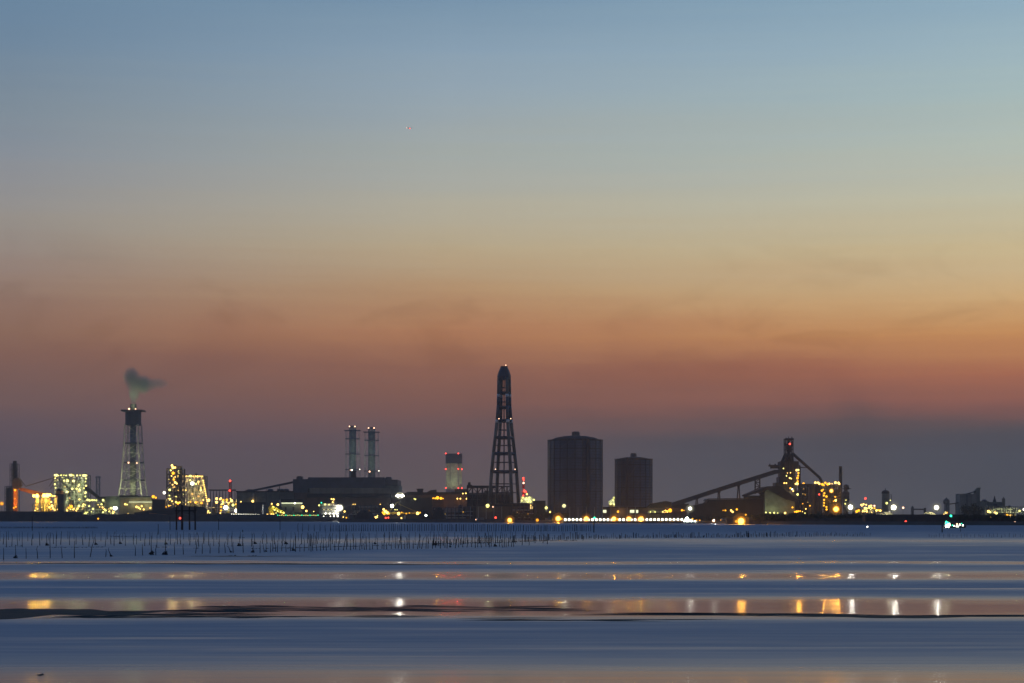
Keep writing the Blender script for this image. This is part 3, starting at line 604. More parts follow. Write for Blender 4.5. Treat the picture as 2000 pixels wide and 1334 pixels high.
def boiler(name, label, x0, x1, y0, y1, Y, nx, ny, nl, seed, mats, slope=0, wall=GREEN, foot=None, lr=(.8, 2.0)):
    rnd = random.Random(seed); t = Thing(name, label, 'power plant', Y, (x0 + x1) / 2)
    t.add('frame', t.mb().frame(x0, y0, x1 - slope, t.G if foot is None else foot, -16, 14, nx, ny, 1.1, 2), GREY)
    t.add('boiler_casing', t.mb().box(x0 + (x1 - x0) * .2, y0 + 5, x0 + (x1 - x0) * .42, t.G, -6, 8).box(x0 + (x1 - x0) * .5, y0 + 9, x1 - slope - 5, t.G, -9, 10), wall)
    q = t.mb()
    for i in range(1, ny):
        y = y0 + ((t.G if foot is None else foot) - y0) * i / ny
        for j in range(nx):
            if rnd.random() < .7: q.box(x0 + (x1 - slope - x0) * j / nx, y - .25, x0 + (x1 - slope - x0) * (j + 1) / nx, y + .3, -15, rnd.uniform(-8, 10))
    t.add('floor_decks', q, STEEL)
    q = t.mb()
    for i in range(26):
        x = rnd.uniform(x0 + 2, x1 - slope - 2); ya = rnd.uniform(y0 + 3, y1 - 6)
        if rnd.random() < .5: q.tube((x, ya, -13), (x, ya + rnd.uniform(5, 18), -13), rnd.uniform(.4, 1.2), seg=6)
        else: q.tube((x, ya, -13), (min(x1 - slope, x + rnd.uniform(5, 18)), ya + rnd.uniform(-1, 1), -13), rnd.uniform(.3, .9), seg=6)
    t.add('pipework', q, PALE)
    q = t.mb()
    for i in range(6): x = rnd.uniform(x0 + 3, x1 - slope - 6); q.box(x, y0 - rnd.uniform(1.5, 5), x + rnd.uniform(1.5, 5), y0, -6, 4)
    t.add('roof_plant', q, STEEL)
    for i in range(nl):
        y = y0 + (y1 - y0) * (rnd.randint(0, ny * 2) + rnd.uniform(-.15, .15)) / (ny * 2); x = x0 + (x1 - slope - x0) * rnd.random()
        t.lamp(x, y, rnd.choice((-17.5, -17.5, -12, -5)), lr[0] * .7 + (lr[1] * 1.25 - lr[0] * .7) * rnd.random() ** 2.2, rnd.choice(mats + [DIMW, DIMW]))
    return t
t = boiler('boiler_house', 'boxy lamp-studded boiler frame between the crane and the lattice flue stack', 110, 173, 928, 1000, 3400, 8, 8, 40, 3, [WARM, LIME, PALEY, LIME, PALEY])
for x, r in ((112, 2.0), (115, 2.5), (119, 1.2), (124, 1.5), (129.5, 1.1), (134, 1.4), (141, 1.7), (144, 2.2), (148, 1.2), (155, 1.6), (161, 1.1), (167, 1.9), (170, 2.5), (173, 1.6)): t.lamp(x, 928.3 + (x % 3) * .4, -18, r, PALEY if r > 1.5 else LIME)
for x, y, r in ((112, 934, 1.6), (113, 940, 1.2), (111.5, 946, 1.9), (113.5, 953, 1.3), (115, 961, 1.6), (113, 969, 1.1), (172.5, 935, 1.5), (171.5, 941, 1.2), (172.5, 949, 1.7), (169, 954, 1.4), (172, 962, 1.6), (171, 970, 1.3), (137, 939.5, 2.2), (148, 939.8, 2.3), (130, 939, 1.6), (136, 961, 2.1), (146, 955, 1.8), (159, 947, 1.7), (160, 957, 2.0)): t.lamp(x, y, -18, r, PALEY if r > 1.5 else LIME)
for x in (118, 134, 150, 166):
    for y in (940, 960, 982): shine(t, x, y, -21, 6500, LIMEC)
t.add('conveyor_leg', t.mb().poly([(117, 935), (121, 935), (150, 962), (147, 963)], -20, -18), IRON)
t = Thing('inclined_conveyor', 'short dark conveyor sloping down from the boxy boiler frame', 'conveyor', 3300, 187)
t.add('gallery', t.mb().poly([(166, 951), (172, 951.5), (203, 976), (203, 980), (199, 979.5), (166, 955)], -4, 4), IRON)
t.add('end_house', t.mb().box(198, 970, 207, t.G, -5, 6), IRON)
t = Thing('transmission_pylon', 'faint hazy lattice pylon behind the sloping conveyor', 'pylon', 5600, 191.5)
t.add('tower', t.mb().frame(188.5, 930, 194.5, t.G, -5, 5, 1, 8, 1.2, 1, True), GREY); t.add('cross_arms', t.mb().box(186, 932, 197, 933.2, -1, 1).box(187, 945, 196, 946, -1, 1).box(187, 958, 196, 959, -1, 1), GREY)

def plant_unit(name, label, x0, x1, ytop, Y, seed, lamps, n=16, mats=(GREY, PALE, STEEL, TAN)):
    rnd = random.Random(seed); t = Thing(name, label, 'process plant', Y, (x0 + x1) / 2)
    t.add('pipe_rack', t.mb().frame(x0, ytop + 8, x1, t.G, -8, 2, max(3, int((x1 - x0) / 7)), 3, .6), STEEL)
    for i in range(n):
        x = rnd.uniform(x0 + 1, x1 - 2); h = rnd.uniform(ytop, t.G - 8); r = rnd.uniform(1.2, 3.5); m = rnd.choice(mats)
        if rnd.random() < .55: t.add('vessel', t.mb().lathe(x, [(r, t.G), (r, h + 2), (r * .7, h + .6), (r * .2, h)], dd=rnd.uniform(-2, 14), seg=12), m)
        else: dd = rnd.uniform(0, 12); t.add('equipment_block', t.mb().box(x, max(h, ytop + 6), x + r * 3, t.G, dd, dd + rnd.uniform(5, 12)), m)
    q = t.mb()
    for i in range(8): y = rnd.uniform(ytop + 8, t.G - 4); q.tube((x0 + rnd.uniform(0, (x1 - x0) * .4), y, -7), (x1 - rnd.uniform(0, (x1 - x0) * .4), y, -7), rnd.uniform(.25, .6), seg=6)
    t.add('pipe_run', q, PALE)
    for x, y, r, m in lamps: t.lamp(x, y, -11, r, m)
    for j in range(max(2, int((x1 - x0) / 14)) if len(lamps) > 3 else 0): shine(t, x0 + 7 + j * 14, rnd.uniform(ytop + 8, t.G - 6), -14, 2600 * (Y / 3000) ** 2, WARMC if AMBER in mats or 'gold' in label or 'warm' in label else LIMEC)
    return t
def lamps(x0, x1, y0, y1, n, seed, mats, lo=.7, hi=2.0):
    rnd = random.Random(seed); return [(rnd.uniform(x0, x1), rnd.uniform(y0, y1), rnd.uniform(lo, hi) * (.6 + .4 * rnd.random()), rnd.choice(mats)) for _ in range(n)]
plant_unit('process_unit', 'low pipework crowded with greenish lamps under the boxy boiler frame', 122, 172, 974, 3280, 11,
    [(142, 989.5, 3.2, AMBER), (137, 992, 2.0, AMBER), (146, 995, 1.7, WARM), (129, 996, 1.8, WARM), (134, 997, 1.6, WARM), (157, 988.5, 2.4, LIME), (164, 989, 1.7, LIME), (158, 975.5, 1.5, WARM), (171, 1002, 2.2, LIME), (175, 1000.5, 1.5, LIME), (152, 997, 1.5, WARM)] + lamps(125, 172, 980, 998, 14, 5, [WARM, LIME]), 12)
plant_unit('process_unit', 'lamp-dotted pipework between the boxy boiler frame and the pale long hall', 172, 240, 972, 3260, 12,
    [(174, 976.5, 2.2, LIME), (178, 977.5, 1.8, LIME), (183, 977, 1.8, LIME), (187, 977, 1.6, LIME), (191, 977.5, 1.5, LIME), (204, 977, 2.2, LIME), (212, 983.5, 2.2, LIME), (220, 980, 2.4, LIME), (227.5, 992, 4.0, COOL), (219.5, 992.5, 2.3, LIME), (216, 999, 1.5, LIME), (209, 997, 1.7, LIME), (223, 1002, 1.7, WARM), (201, 985, 1.8, LIME), (203, 991, 1.5, WARM), (204, 1000.5, 1.6, LIME), (245.5, 985, 2.2, WARM), (242, 983.7, 1.5, LIME)] + lamps(176, 235, 982, 1002, 14, 6, [WARM, LIME]), 14)
shine(t, 227.5, 992, -17, 30000, WHITC, (.2, -1, -.02), 120, .9)
t = Thing('long_hall', 'long pale hall with a white strip of light at the foot of the lattice stack', 'building', 3240, 265)
t.add('wall', t.mb().box(235, 972, 298, t.G, 0, 40), TAN); t.add('front_bay', t.mb().box(205, 969, 298.5, 990, 6, 44), GREEN); t.add('roof', t.mb().box(234, 970.5, 299, 972, -2, 42), GREEN); t.add('stair_head', t.mb().box(232, 967.5, 266, 970.4, 4, 20), ROOF)
t.add('strip_light', t.mb().box(252, 980, 297, 981, -1.2, -.1), STRIPL)
for x, y, r, m in ((268, 990, 2.0, WARM), (272, 991.5, 1.7, WARM), (278, 988.5, 1.6, WARM), (275, 994, 1.4, LIME), (282, 995, 1.5, WARM), (295, 992, 1.6, WARM), (246, 985, 1.8, WARM), (293, 1001.7, 2.0, LIME), (296, 1002.5, 1.4, LIME)): t.lamp(x, y, -6, r, m)
for x in (262, 288): shine(t, x, 984, -9, 3500, LIMEC)
shine(t, 222, 984, -4, 3000, LIMEC)
t = Thing('dark_shed', 'plain black shed just left of the floodlit reactor tower', 'building', 3150, 312)
t.add('wall', t.mb().box(299, 977, 325, t.G, -8, 14), ROOF); t.add('roof', t.mb().box(298, 975.5, 326, 977, -9, 15), IRON)
t.lamp(300, 970, -3, 3.0, AMBER); t.lamp(305, 972, -3, 2.0, AMBER); t.lamp(321.5, 962.5, -3, 2.6, WHITEL); t.lamp(326.5, 990, -10, 1.2, AMBER)
t = Thing('reactor_tower', 'narrow dark scaffold tower full of warm lamps, topped by a bright cluster', 'power plant', 3180, 343)
t.add('frame', t.mb().frame(329, 916, 357.5, t.G, -13, 13, 3, 9, 1.9, 1, False), IRON)
t.add('inner_vessel', t.mb().lathe(344, [(6, t.G), (6, 928), (3, 922)], dd=2, seg=14), TAN); t.add('lift_shaft', t.mb().box(351, 915, 356, t.G, -6, 6), STEEL)
q = t.mb()
for i in range(9): y = 925 + i * 8.3; q.box(329, y, 357.5, y + .9, -13, 4)
t.add('floor_decks', q, IRON)
q = t.mb()
for x, h in ((337, 909), (341, 908), (347, 910.5), (352, 910)): q.box(x, h, x + 3.4, 917, -4, 4)
t.add('roof_plant', q, TAN)
for x, y, r, m in ((339, 909.5, 2.2, WARM), (341, 914, 2.6, WARM), (345, 913.5, 1.8, WARM), (336.5, 919, 1.7, LIME), (341.3, 924.6, 3.0, AMBER), (342.5, 937, 2.2, AMBER), (345, 942.5, 2.2, WARM), (348, 944.5, 1.7, WARM), (334.5, 957, 2.3, LIME), (340, 947, 1.3, WARM), (335, 975, 2.2, LIME), (339, 979, 1.4, WARM), (350.5, 983, 2.6, AMBER), (347, 981, 1.8, WARM), (354, 981.5, 1.4, WARM), (333, 988, 1.6, AMBER), (334, 968, 1.3, LIME), (347, 970, 1.2, LIME), (345, 932, 1.1, WARM), (338, 930, 1.2, WARM)): t.lamp(x, y, -14.5, r, m)
for x, y, r, m in lamps(331, 352, 920, 990, 26, 8, [WARM, WARM, LIME], .6, 1.5): t.lamp(x, y, -12, r, m)
for y in (914, 935, 957, 978): shine(t, 342, y, -20, 5200, WARMC)
shine(t, 338, 911, -22, 16000, WARMC, (.2, -1, -.05), 120, .5); shine(t, 340, 978, -20, 22000, WARMC, (.2, -1, -.02), 120, .9)
t = boiler('boiler_house', 'wide golden-lit boiler frame joined to the narrow scaffold tower, its far side tapering', 358, 407, 930, 985, 3260, 7, 7, 42, 5, [WARM, WARM, WARM, LIME], slope=5, lr=(.7, 1.8))
t.lamp(379, 944.7, -18, 3.4, WHITEL); shine(t, 379, 944.7, -24, 26000, WARMC, (.2, -1, -.03), 120, .9)
for x in (366, 382, 396):
    for y in (940, 960, 978): shine(t, x, y, -21, 6500, WARMC)
for i in range(10): t.lamp(360 + i * 4.2, 930.5 + .3 * (i % 2), -17.5, 1.2 + .5 * (i % 3 == 1), WARM)
for i in range(12): t.lamp(400 + i * .75, 939 + i * 4.1, -16, 1.25, WARM)
plant_unit('process_unit', 'sprawling pipework blazing with warm lamps at the bow of the moored ship', 366, 430, 974, 3150, 21,
    [(374, 980, 1.5, AMBER), (384.5, 981.5, 2.1, AMBER), (395.5, 982.5, 2.2, AMBER), (375.5, 1002, 2.6, AMBER), (394.5, 1014, 2.4, AMBER), (409.5, 977, 2.8, WARM), (425, 981, 2.6, WARM), (425, 974, 2.3, WARM), (424.5, 1012, 1.5, AMBER), (434, 990, 2.0, AMBER), (433.5, 997, 1.8, AMBER)] + lamps(384, 413, 997, 1008, 26, 9, [WARM, LIME, WARM], .9, 2.0), 12)
plant_unit('process_unit', 'bright golden pipework below the slim mast with two red beacons', 428, 482, 968, 3200, 22,
    [(443, 991.5, 4.0, COOL), (463.5, 997.5, 3.6, WHITEL), (457, 986.5, 2.6, LIME), (466, 979, 2.7, WARM), (454, 978, 2.5, WARM), (445, 976.5, 2.4, AMBER), (438, 977, 2.2, AMBER), (433, 974, 2.0, WARM), (474, 978.5, 1.6, LIME), (481.5, 979, 1.7, LIME), (470, 984.5, 1.8, WARM), (478, 1003, 1.9, WARM), (471, 1002.5, 1.8, WARM), (482, 1001.5, 2.0, WARM)] + lamps(430, 475, 972, 986, 26, 10, [WARM, AMBER, WARM, LIME], .8, 1.9), 12, (GREY, YELLOW, PALE, TAN))
shine(t, 443, 991.5, -17, 30000, WHITC, (.15, -1, -.02), 120, .9)
t = Thing('beacon_mast', 'slim red-and-grey mast carrying two red beacons above golden pipework', 'mast', 3300, 449.5)
t.add('mast', t.mb().frame(448, 941, 451.5, t.G, -2, 2, 1, 12, .7, 1, True), RED); t.add('top_platform', t.mb().box(446, 940.5, 454, 941.8, -3, 3), RED); t.add('lower_platform', t.mb().box(446, 959.5, 454, 960.6, -3, 3), RED)
t.lamp(449.8, 939.3, -3, 2.0, REDL, 'beacon'); t.lamp(449.3, 958.3, -4, 1.8, REDL, 'beacon')
t = Thing('trestle_bridge', 'level pipe bridge on trestles running behind the red-beacon mast', 'bridge', 3500, 436)
q = t.mb().box(408, 956, 461, 958.5, -3, 3)
for i in range(9): x = 411 + i * 6; q.beam((x, 958, 0), (x - 1.2, t.G, 0), .7); q.beam((x, 958, 0), (x + 1.2, t.G, 0), .7)
t.add('trestle', q, STEEL)

# ================================================================== MIDDLE
t = Thing('long_shed', 'huge dark stepped shed with flat roof and one small vent, left of centre', 'building', 3050, 672)
t.add('hall', t.mb().box(600, 932, 750, 953, 10, 120), NAVY); t.add('west_hall', t.mb().box(570.5, 935.5, 600, 962, 12, 110), NAVY); t.add('east_hall', t.mb().box(750, 936.5, 775.5, 948, 14, 110), NAVY)
t.add('head_house', t.mb().box(577, 930.5, 588.5, 935.5, 14, 30).box(579, 929.6, 586.5, 930.5, 14, 30), NAVY); t.add('roof_unit', t.mb().poly([(751, 936.5), (751, 933), (753, 931), (761, 931), (763, 932.5), (763, 936.5)], 20, 40), NAVY)
t.add('upper_wall', t.mb().box(604, 953, 762, 965.5, 4, 118), TAN); t.add('lean_to_roof', t.mb().box(600, 964, 764, 972, -6, 112), ROOF); t.add('lower_wall', t.mb().box(604, 972, 762, t.G, 0, 110), BROWN)
t.add('gable_end', t.mb().box(750, 948, 778, t.G, 16, 108), GREEN); t.add('west_wall', t.mb().box(572, 962, 604, t.G, 14, 108), BROWN)
t.add('roof_vent', t.mb().box(682.5, 920, 691.5, 932, 30, 42).box(681.8, 918.6, 692.2, 920.4, 29, 43), ROOF)
t.lamp(684.5, 917.4, 28, 1.3, WHITEL)
for x in (690, 694, 743): t.lamp(x, 985, -4, .8, WARM)
t = Thing('conveyor_gallery', 'thin conveyor rising from the golden pipework into the huge stepped shed', 'conveyor', 3080, 525)
t.add('gallery', t.mb().poly([(478, 958.5), (486, 955.5), (495, 956), (572, 940), (572, 944), (500, 959), (478, 960)], -3, 3), STEEL)
t.add('trestle', t.mb().beam((546, 946, 0), (546, t.G, 0), .8).beam((520, 953, 0), (520, t.G, 0), .8).beam((498, 958, 0), (498, t.G, 0), .8), STEEL)
t = Thing('grey_warehouse', 'flat grey warehouse with rounded roof vents, under the thin conveyor', 'building', 3120, 520)
t.add('wall', t.mb().box(462, 961, 604, t.G, 0, 30), GREEN); t.add('roof', t.mb().box(461, 959, 605, 961, -2, 32), ROOF)
for x in (526, 548, 557, 541): t.add('roof_vent', t.mb().lathe(x, [(6, 959), (6, 956), (3.5, 954.6), (1, 954.2)] if x != 541 else [(2.5, 959), (1.5, 954)], dd=14, seg=12), STEEL)
t.add('lit_pier', t.mb().box(493, 964, 496.5, t.G, -1.5, -.2), PALE); t.add('dark_annex', t.mb().box(470, 981, 520, t.G, -9, -2), IRON); t.add('side_wall', t.mb().box(515, 985, 527, t.G, -14, -8), GREEN)
t.lamp(494.3, 979, -4, 2.4, WARM); t.lamp(472.5, 980, -11, 1.2, WARM)
t = Thing('lit_shed', 'small shed with black roof over one long bright strip, behind the moored ship', 'building', 3020, 570)
t.add('roof', t.mb().poly([(549, 981.5), (550, 975), (589, 975), (591.5, 981.5)], -8, 16), ROOF); t.add('wall', t.mb().box(551, 984, 590, t.G, -2, 14), GREEN); t.add('strip_light', t.mb().box(551, 981.8, 591, 983.6, -7, -2.1), STRIPL)
t.add('stair', t.mb().poly([(546, 977), (548.5, 976), (552, 986), (552, 990), (548, 986)], -9, -5), PALE)
q = t.mb()
for x in (558.5, 573.5): q.box(x - 1.5, 990, x + 1.5, 997, -3, -2.02)
t.add('door', q, IRON)
t.lamp(544, 985.5, -9, 2.3, WARM); t.lamp(577, 983, -9.5, 1.6, WHITEL); t.lamp(592.3, 990.5, -9, 3.2, WARM); t.lamp(599.5, 998, -9, 2.0, WARM); t.lamp(614, 999, -9, .9, WARM)

# ---- bulk carrier at the quay
t = Thing('bulk_carrier', 'long dark bulk carrier moored along the quay with floodlit white deckhouse at the stern', 'ship', 2860, 553, base=0)
def ship_hull(t, xb, xs, ydeck, ybow, ywl, half, flip=False, rake=6):
    q = t.mb(); rows = []
    n = 22
    for i in range(n + 1):
        f = i / n; x = xb + (xs - xb) * f
        wd = half * min(1, (f / .16 + .02) ** .6) * (1 - .25 * max(0, (f - .9) / .1))
        yd = ydeck + (ybow - ydeck) * max(0, 1 - f / .13) ** .5
        sh = rake * max(0, 1 - f / .15) * (1 if xs > xb else -1)
        rows.append([q.b.verts.new(t.p(x, yd, -wd)), q.b.verts.new(t.p(x + sh * .3, (yd + ywl) / 2, -wd * .96)), q.b.verts.new(t.p(x + sh, ywl, -wd * .8)), q.b.verts.new(t.p(x + sh, ywl, wd * .8)), q.b.verts.new(t.p(x + sh * .3, (yd + ywl) / 2, wd * .96)), q.b.verts.new(t.p(x, yd, wd))])
    for A, B in zip(rows, rows[1:]):
        for j in range(6): q.b.faces.new((A[j], A[j - 1], B[j - 1], B[j]))
    q.b.faces.new(rows[0]); q.b.faces.new(rows[-1]); return q
t.add('hull', ship_hull(t, 423, 681, 1004.6, 1001, 1019.6, 14), HULLM)
q = t.mb()
for i in range(6): q.box(566 + i * 10.2, 1000.6 + (i == 0) * .8, 574.6 + i * 10.2, 1004.7, -9, 9)
t.add('hatch_covers', q, IRON)
t.add('deckhouse', t.mb().box(628, 986, 663, 1004.6, -11, 9).box(632, 983.5, 655, 986, -10, 7), WHITE)
q = t.mb()
for y in (989, 994.5, 999.5):
    for i in range(8): q.box(631 + i * 4, y, 633 + i * 4, y + 1.6, -11.15, -11)
t.add('windows', q, GLASSD)
t.add('funnel', t.mb().box(648.5, 974, 655, 984, -3, 3), TAN); t.add('mast', t.mb().tube((629.5, 986, 0), (629.5, 980, 0), .5).beam((626, 984, 0), (633, 984, 0), .4), GREEN)
t.add('bridge_wing', t.mb().box(625.5, 987, 630, 1003, -12, -8), GREEN)
q = t.mb()
for i in range(46): q.beam((541 + i * 1.9, 1006.5, -14.1), (541 + i * 1.9, 1003.5, -14.1), .15)
q.beam((541, 1003.6, -14.1), (627, 1003.6, -14.1), .2); t.add('deck_rail', q, GREEN)
for i in range(21): t.lamp(545 + i * 3.9, 1006.2 + (i % 2) * .5, -14.6, .7, LIME if i % 4 else GRNL, 'deck_lamp')
for i in range(17): t.lamp(455 + i * 3.3, 1004.0 + i * .05, -13.6, .55, WHITEL, 'deck_lamp')
for x, y, r, m in ((649, 975, 1.4, WARM), (653, 975.5, 1.7, WARM), (651.5, 981, 1.5, WARM), (625, 987, 1.6, LIME), (629.5, 982, 1.1, GRNL), (636.5, 985.3, 1.6, PALEY), (644.5, 985.5, 1.2, PALEY), (634.5, 995.6, .7, PALEY), (642.5, 995.6, .7, PALEY), (648.5, 995.3, .7, PALEY),
                   (637.5, 1003, 1.5, WHITEL), (645.5, 1003, 1.3, WHITEL), (653, 1003.5, 1.6, WHITEL), (657.5, 999, 1.5, WHITEL), (660, 1004, 1.8, WHITEL), (634, 1008.3, 1.3, WHITEL), (640, 1008.8, 1.0, WHITEL), (647, 1008.2, 1.3, WHITEL), (654, 1008, 1.6, WHITEL), (661, 1008, 1.6, WHITEL),
                   (674.5, 999, 1.8, WARM), (672, 1010, 1.1, WARM), (678, 1011, 1.3, AMBER), (433, 1002, 1.3, WARM)): t.lamp(x, y, -13, r, m)
for x, y, pw in ((634, 1008, 60), (646, 1008, 60), (660, 1006, 260), (663, 996, 260)): shine(t, x, y, -17, pw, WHITC)
for x in (560, 585, 610): shine(t, x, 1001, -19, 700, (.5, 1, .25))
shine(t, 665.5, 992, -18, 120000, WHITC, (0, -40, -1.5), 120, .6)
t.add('floodlight', t.mb().lathe(665.5, [(1, 996.6), (3.6, 994.6), (4.3, 992), (3.3, 989), (1, 987.4)], dd=-13, seg=14), FLOOD)
t.add('floodlight_halo', t.mb().lathe(665.5, [(2, 999.5), (6.5, 996), (7.4, 992), (5.8, 987), (2, 984.4)], dd=-13, seg=14), HALO_W)  # emissive shell painting a halo around the floodlight
shine(t, 645, 1003, -17, 16000, WHITC, (.15, -1, -.02), 120, .9)
t = Thing('mobile_harbour_crane', 'small yellow-green lit harbour crane with sloping boom, standing by the ship hatches', 'crane', 2910, 541)
t.add('boom', t.mb().poly([(526, 988), (530, 985), (557, 1000), (557.5, 1005), (548, 1003), (532, 996)], -2, 2), YELLOW); t.add('cab', t.mb().poly([(524.5, 990), (529, 989), (531, 994), (536, 999), (536, 1006), (526, 1006)], -3, 3), YELLOW); t.add('undercarriage', t.mb().box(520, 1004.5, 556, 1007, -4, 4), IRON)
for x, y, r, m in ((531.5, 984, 1.5, WARM), (534, 990, 1.3, LIME), (537, 996, 1.5, LIME), (543, 998, 1.3, LIME), (549, 1000, 1.4, LIME), (555, 1002, 1.6, LIME), (552, 1005, 1.2, WARM), (523, 1005.5, 2.0, WARM), (531, 1005.5, 2.4, WARM), (535, 1005, 1.8, WARM), (527, 1007.5, 1.5, WARM), (540, 1002, 1.0, LIME)): t.lamp(x, y, -5, r, m)
shine(t, 538, 992, -8, 1600, (.9, 1, .25)); shine(t, 550, 998, -8, 1200, (.9, 1, .25))
t = Thing('white_bollard_tower', 'plain pale upright pillar lit beside the small yellow-green crane', 'pillar', 2920, 513.3)
shine(t, 513.3, 994, -6, 700, WHITC); t.add('pillar', t.mb().box(512.2, 986, 514.6, t.G, -1, 1).box(511.9, 985.4, 514.9, 986, -1.2, 1.2), WHITE)

def post(x, y, Y, m, r, label, cat='street lamp', group=None, halo=None, hr=1.9, beam=0):
    t = Thing('lamp_post', label, cat, Y, x, group)
    t.add('pole', t.mb().tube((x, t.G, 0), (x, y - .5, 0), .16, .11), STEEL)
    t.add('arm', t.mb().beam((x, y - .6, 0), (x, y - .6, -1.3), .12), STEEL)
    t.lamp(x, y, -1.2, r, m, 'bulb')
    if halo: t.lamp(x, y, -1.2, r * hr, halo, 'halo_shell')  # halo built as a translucent glowing ball, not a lamp cover
    if r > 3.0 and halo: t.lamp(x, y, -1.2, r * hr * 1.7, HALO_A2 if halo is HALO_A else HALO_W2, 'outer_halo_shell')  # larger faint ball softening the built halo
    if beam: shine(t, x, y, -1.6 - r * hr * 1.75 * t.k, beam, {SODF: SODC, AMBER: SODC}.get(m, WHITC), (-x * .0006 + .6, -1, -.03), 130, max(.4, r * t.k * .8))
    return t
t = Thing('floodlight_mast', 'mast with a twin white floodlight cluster right of the huge stepped shed', 'floodlight', 2700, 781)
t.add('mast', t.mb().tube((781, t.G, 0), (781, 966, 0), .5, .35).box(773, 968.5, 789, 969.5, -.5, .5), STEEL)
for x in (778, 785): t.add('floodlight', t.mb().lathe(x, [(.8, 970.6), (2.8, 969.4), (3.1, 967.8), (2.4, 966.2), (.8, 965.4)], dd=-1.6, seg=12), FLOOD)
t.lamp(774, 968.5, -1.6, 1.6, WHITEL); t.lamp(789, 968.5, -1.6, 1.5, WHITEL)
t.add('halo_shell', t.mb().lathe(781.3, [(3, 974), (8, 971.3), (9, 968), (7.5, 964), (3, 961.6)], dd=-1.6, seg=14), HALO_W)  # halo of the twin floodlights, built as one see-through shell
shine(t, 781, 968, -8, 130000, WHITC, (0, -40, -3), 120, .6); shine(t, 781, 968, -4, 5000, WHITC)
t = Thing('boom_crane', 'lamp-strung lattice crane lying low with its boom stretched toward the dark mounds', 'crane', 2600, 775)
q = t.mb()
for j in range(20):
    a = 752 + j * 3.7; q.beam((a, 1001 + (j % 2) * 2, 0), (a + 3.7, 1001 + ((j + 1) % 2) * 2, 0), .5)
q.beam((750, 1001, 0), (826, 1001, 0), .6); q.beam((750, 1003.4, 0), (826, 1003.2, 0), .6); q.beam((778, 984, 0), (812, 999, 0), .35); q.beam((760, 999, 0), (778, 979, 0), .4)
t.add('boom', q, YELLOW); t.add('body', t.mb().box(747, 996, 762, 1010, -4, 4).box(736, 1007, 790, 1013, -5, 3), STEEL); t.add('cab', t.mb().box(789.5, 1007.5, 792.5, 1016, -4, 0), PALE)
for x, y, r, m in ((766.3, 988.2, 3.3, COOL), (750, 995, 2.2, WARM), (753, 999, 2.6, WARM), (757, 1001.5, 2.7, WARM), (751, 1003.5, 2.4, AMBER), (760, 1003, 1.9, AMBER), (748, 1001, 1.8, AMBER), (755, 997, 1.5, AMBER), (779, 1003.2, 3.0, WARM), (785, 1001, 1.2, AMBER), (816, 1002.6, 3.0, WARM), (821, 1001.5, 1.8, AMBER), (826, 1000.8, 1.3, AMBER), (772, 995.5, 1.1, LIME), (776, 995.5, 1.0, LIME), (731, 1011, 1.6, LIME), (734, 1010.5, 2.1, WARM), (736.5, 1010, 1.7, WARM), (730.3, 1014.8, 1.1, GRNL), (754, 1011.5, 1.6, REDL), (759, 1011, 1.5, REDL), (784.5, 1012, 1.5, WARM), (738, 1007, 1.0, WARM), (794, 1003, 1.2, AMBER), (800, 1002, 1.0, AMBER)): t.lamp(x, y, -6, r, m)
shine(t, 754, 997, -9, 2200, WARMC); shine(t, 779, 1000, -9, 1200, WARMC); shine(t, 816, 1000, -9, 1200, WARMC)
shine(t, 766, 988, -10, 14000, WHITC, (.1, -1, -.02), 120, .9); shine(t, 754, 998, -10, 14000, WARMC, (.1, -1, -.02), 120, .9)
t = Thing('low_works', 'row of low dark works with flared roof vents and a strip of orange lamps', 'building', 2750, 850)
t.add('wall', t.mb().box(787, 964, 915, t.G, 0, 60), BROWN); t.add('roof', t.mb().poly([(786, 966), (796, 960.5), (826, 960.5), (826, 961.5), (914, 961), (914, 965), (786, 967.5)], -2, 62), ROOF)
t.add('roof_vent', t.mb().poly([(812, 954), (825.5, 954), (824, 960.5), (814, 960.5)], 20, 32), ROOF); t.add('ridge', t.mb().poly([(832, 961), (840, 957), (851, 956), (851, 961)], 20, 40), BROWN)
t.add('front_block', t.mb().box(765, 972, 845, t.G, -22, -2), ROOF); t.add('annex', t.mb().box(868, 976, 916, t.G, -14, -2), BROWN); t.add('stair_head', t.mb().box(888, 955, 914, 961, 4, 20), BROWN)
for x, y, r, m in ((847, 973.3, 1.5, AMBER), (851, 973.6, 1.7, AMBER), (855.5, 972.5, 3.2, AMBER), (862, 973.5, 2.6, AMBER), (866, 974, 1.2, AMBER), (894, 974.2, 1.4, WARM), (899.8, 974.2, 1.4, WARM), (912, 974.3, 1.5, WARM), (904, 964, 1.2, WARM), (910, 963.6, 1.3, WARM)): t.lamp(x, y, -17 if y > 970 else -3, r, m)
shine(t, 857, 971, -22, 3200, SODC); shine(t, 856, 973, -22, 26000, SODC, (.1, -1, -.02), 120, .9); shine(t, 900, 971, -20, 1500, SODC); t.lamp(813, 975.5, -24, 1.3, LIME); t.lamp(810.5, 974.5, -24, 1.0, LIME); t.lamp(927.5, 981, -17, 1.0, LIME)
t = Thing('sinter_frame', 'dark open trestle building tucked behind the legs of the tallest tower', 'building', 2560, 955)
t.add('frame', t.mb().frame(913, 950, 1000, t.G, -4, 20, 9, 5, 1.1, 1, True), IRON); t.add('upper_floor', t.mb().box(912, 948.5, 972, 953, -5, 22).box(914, 942, 919, 949, 0, 10).box(912, 947, 922, 949.5, -4, 8), IRON)
t.add('lower_block', t.mb().box(914, 965, 1000, t.G, 2, 24), ROOF); t.add('pale_panel', t.mb().box(945, 959, 962, 966, 4, 18), GREY)
t = Thing('low_terrace', 'long low brown works spread under the tallest tower', 'building', 2380, 1000)
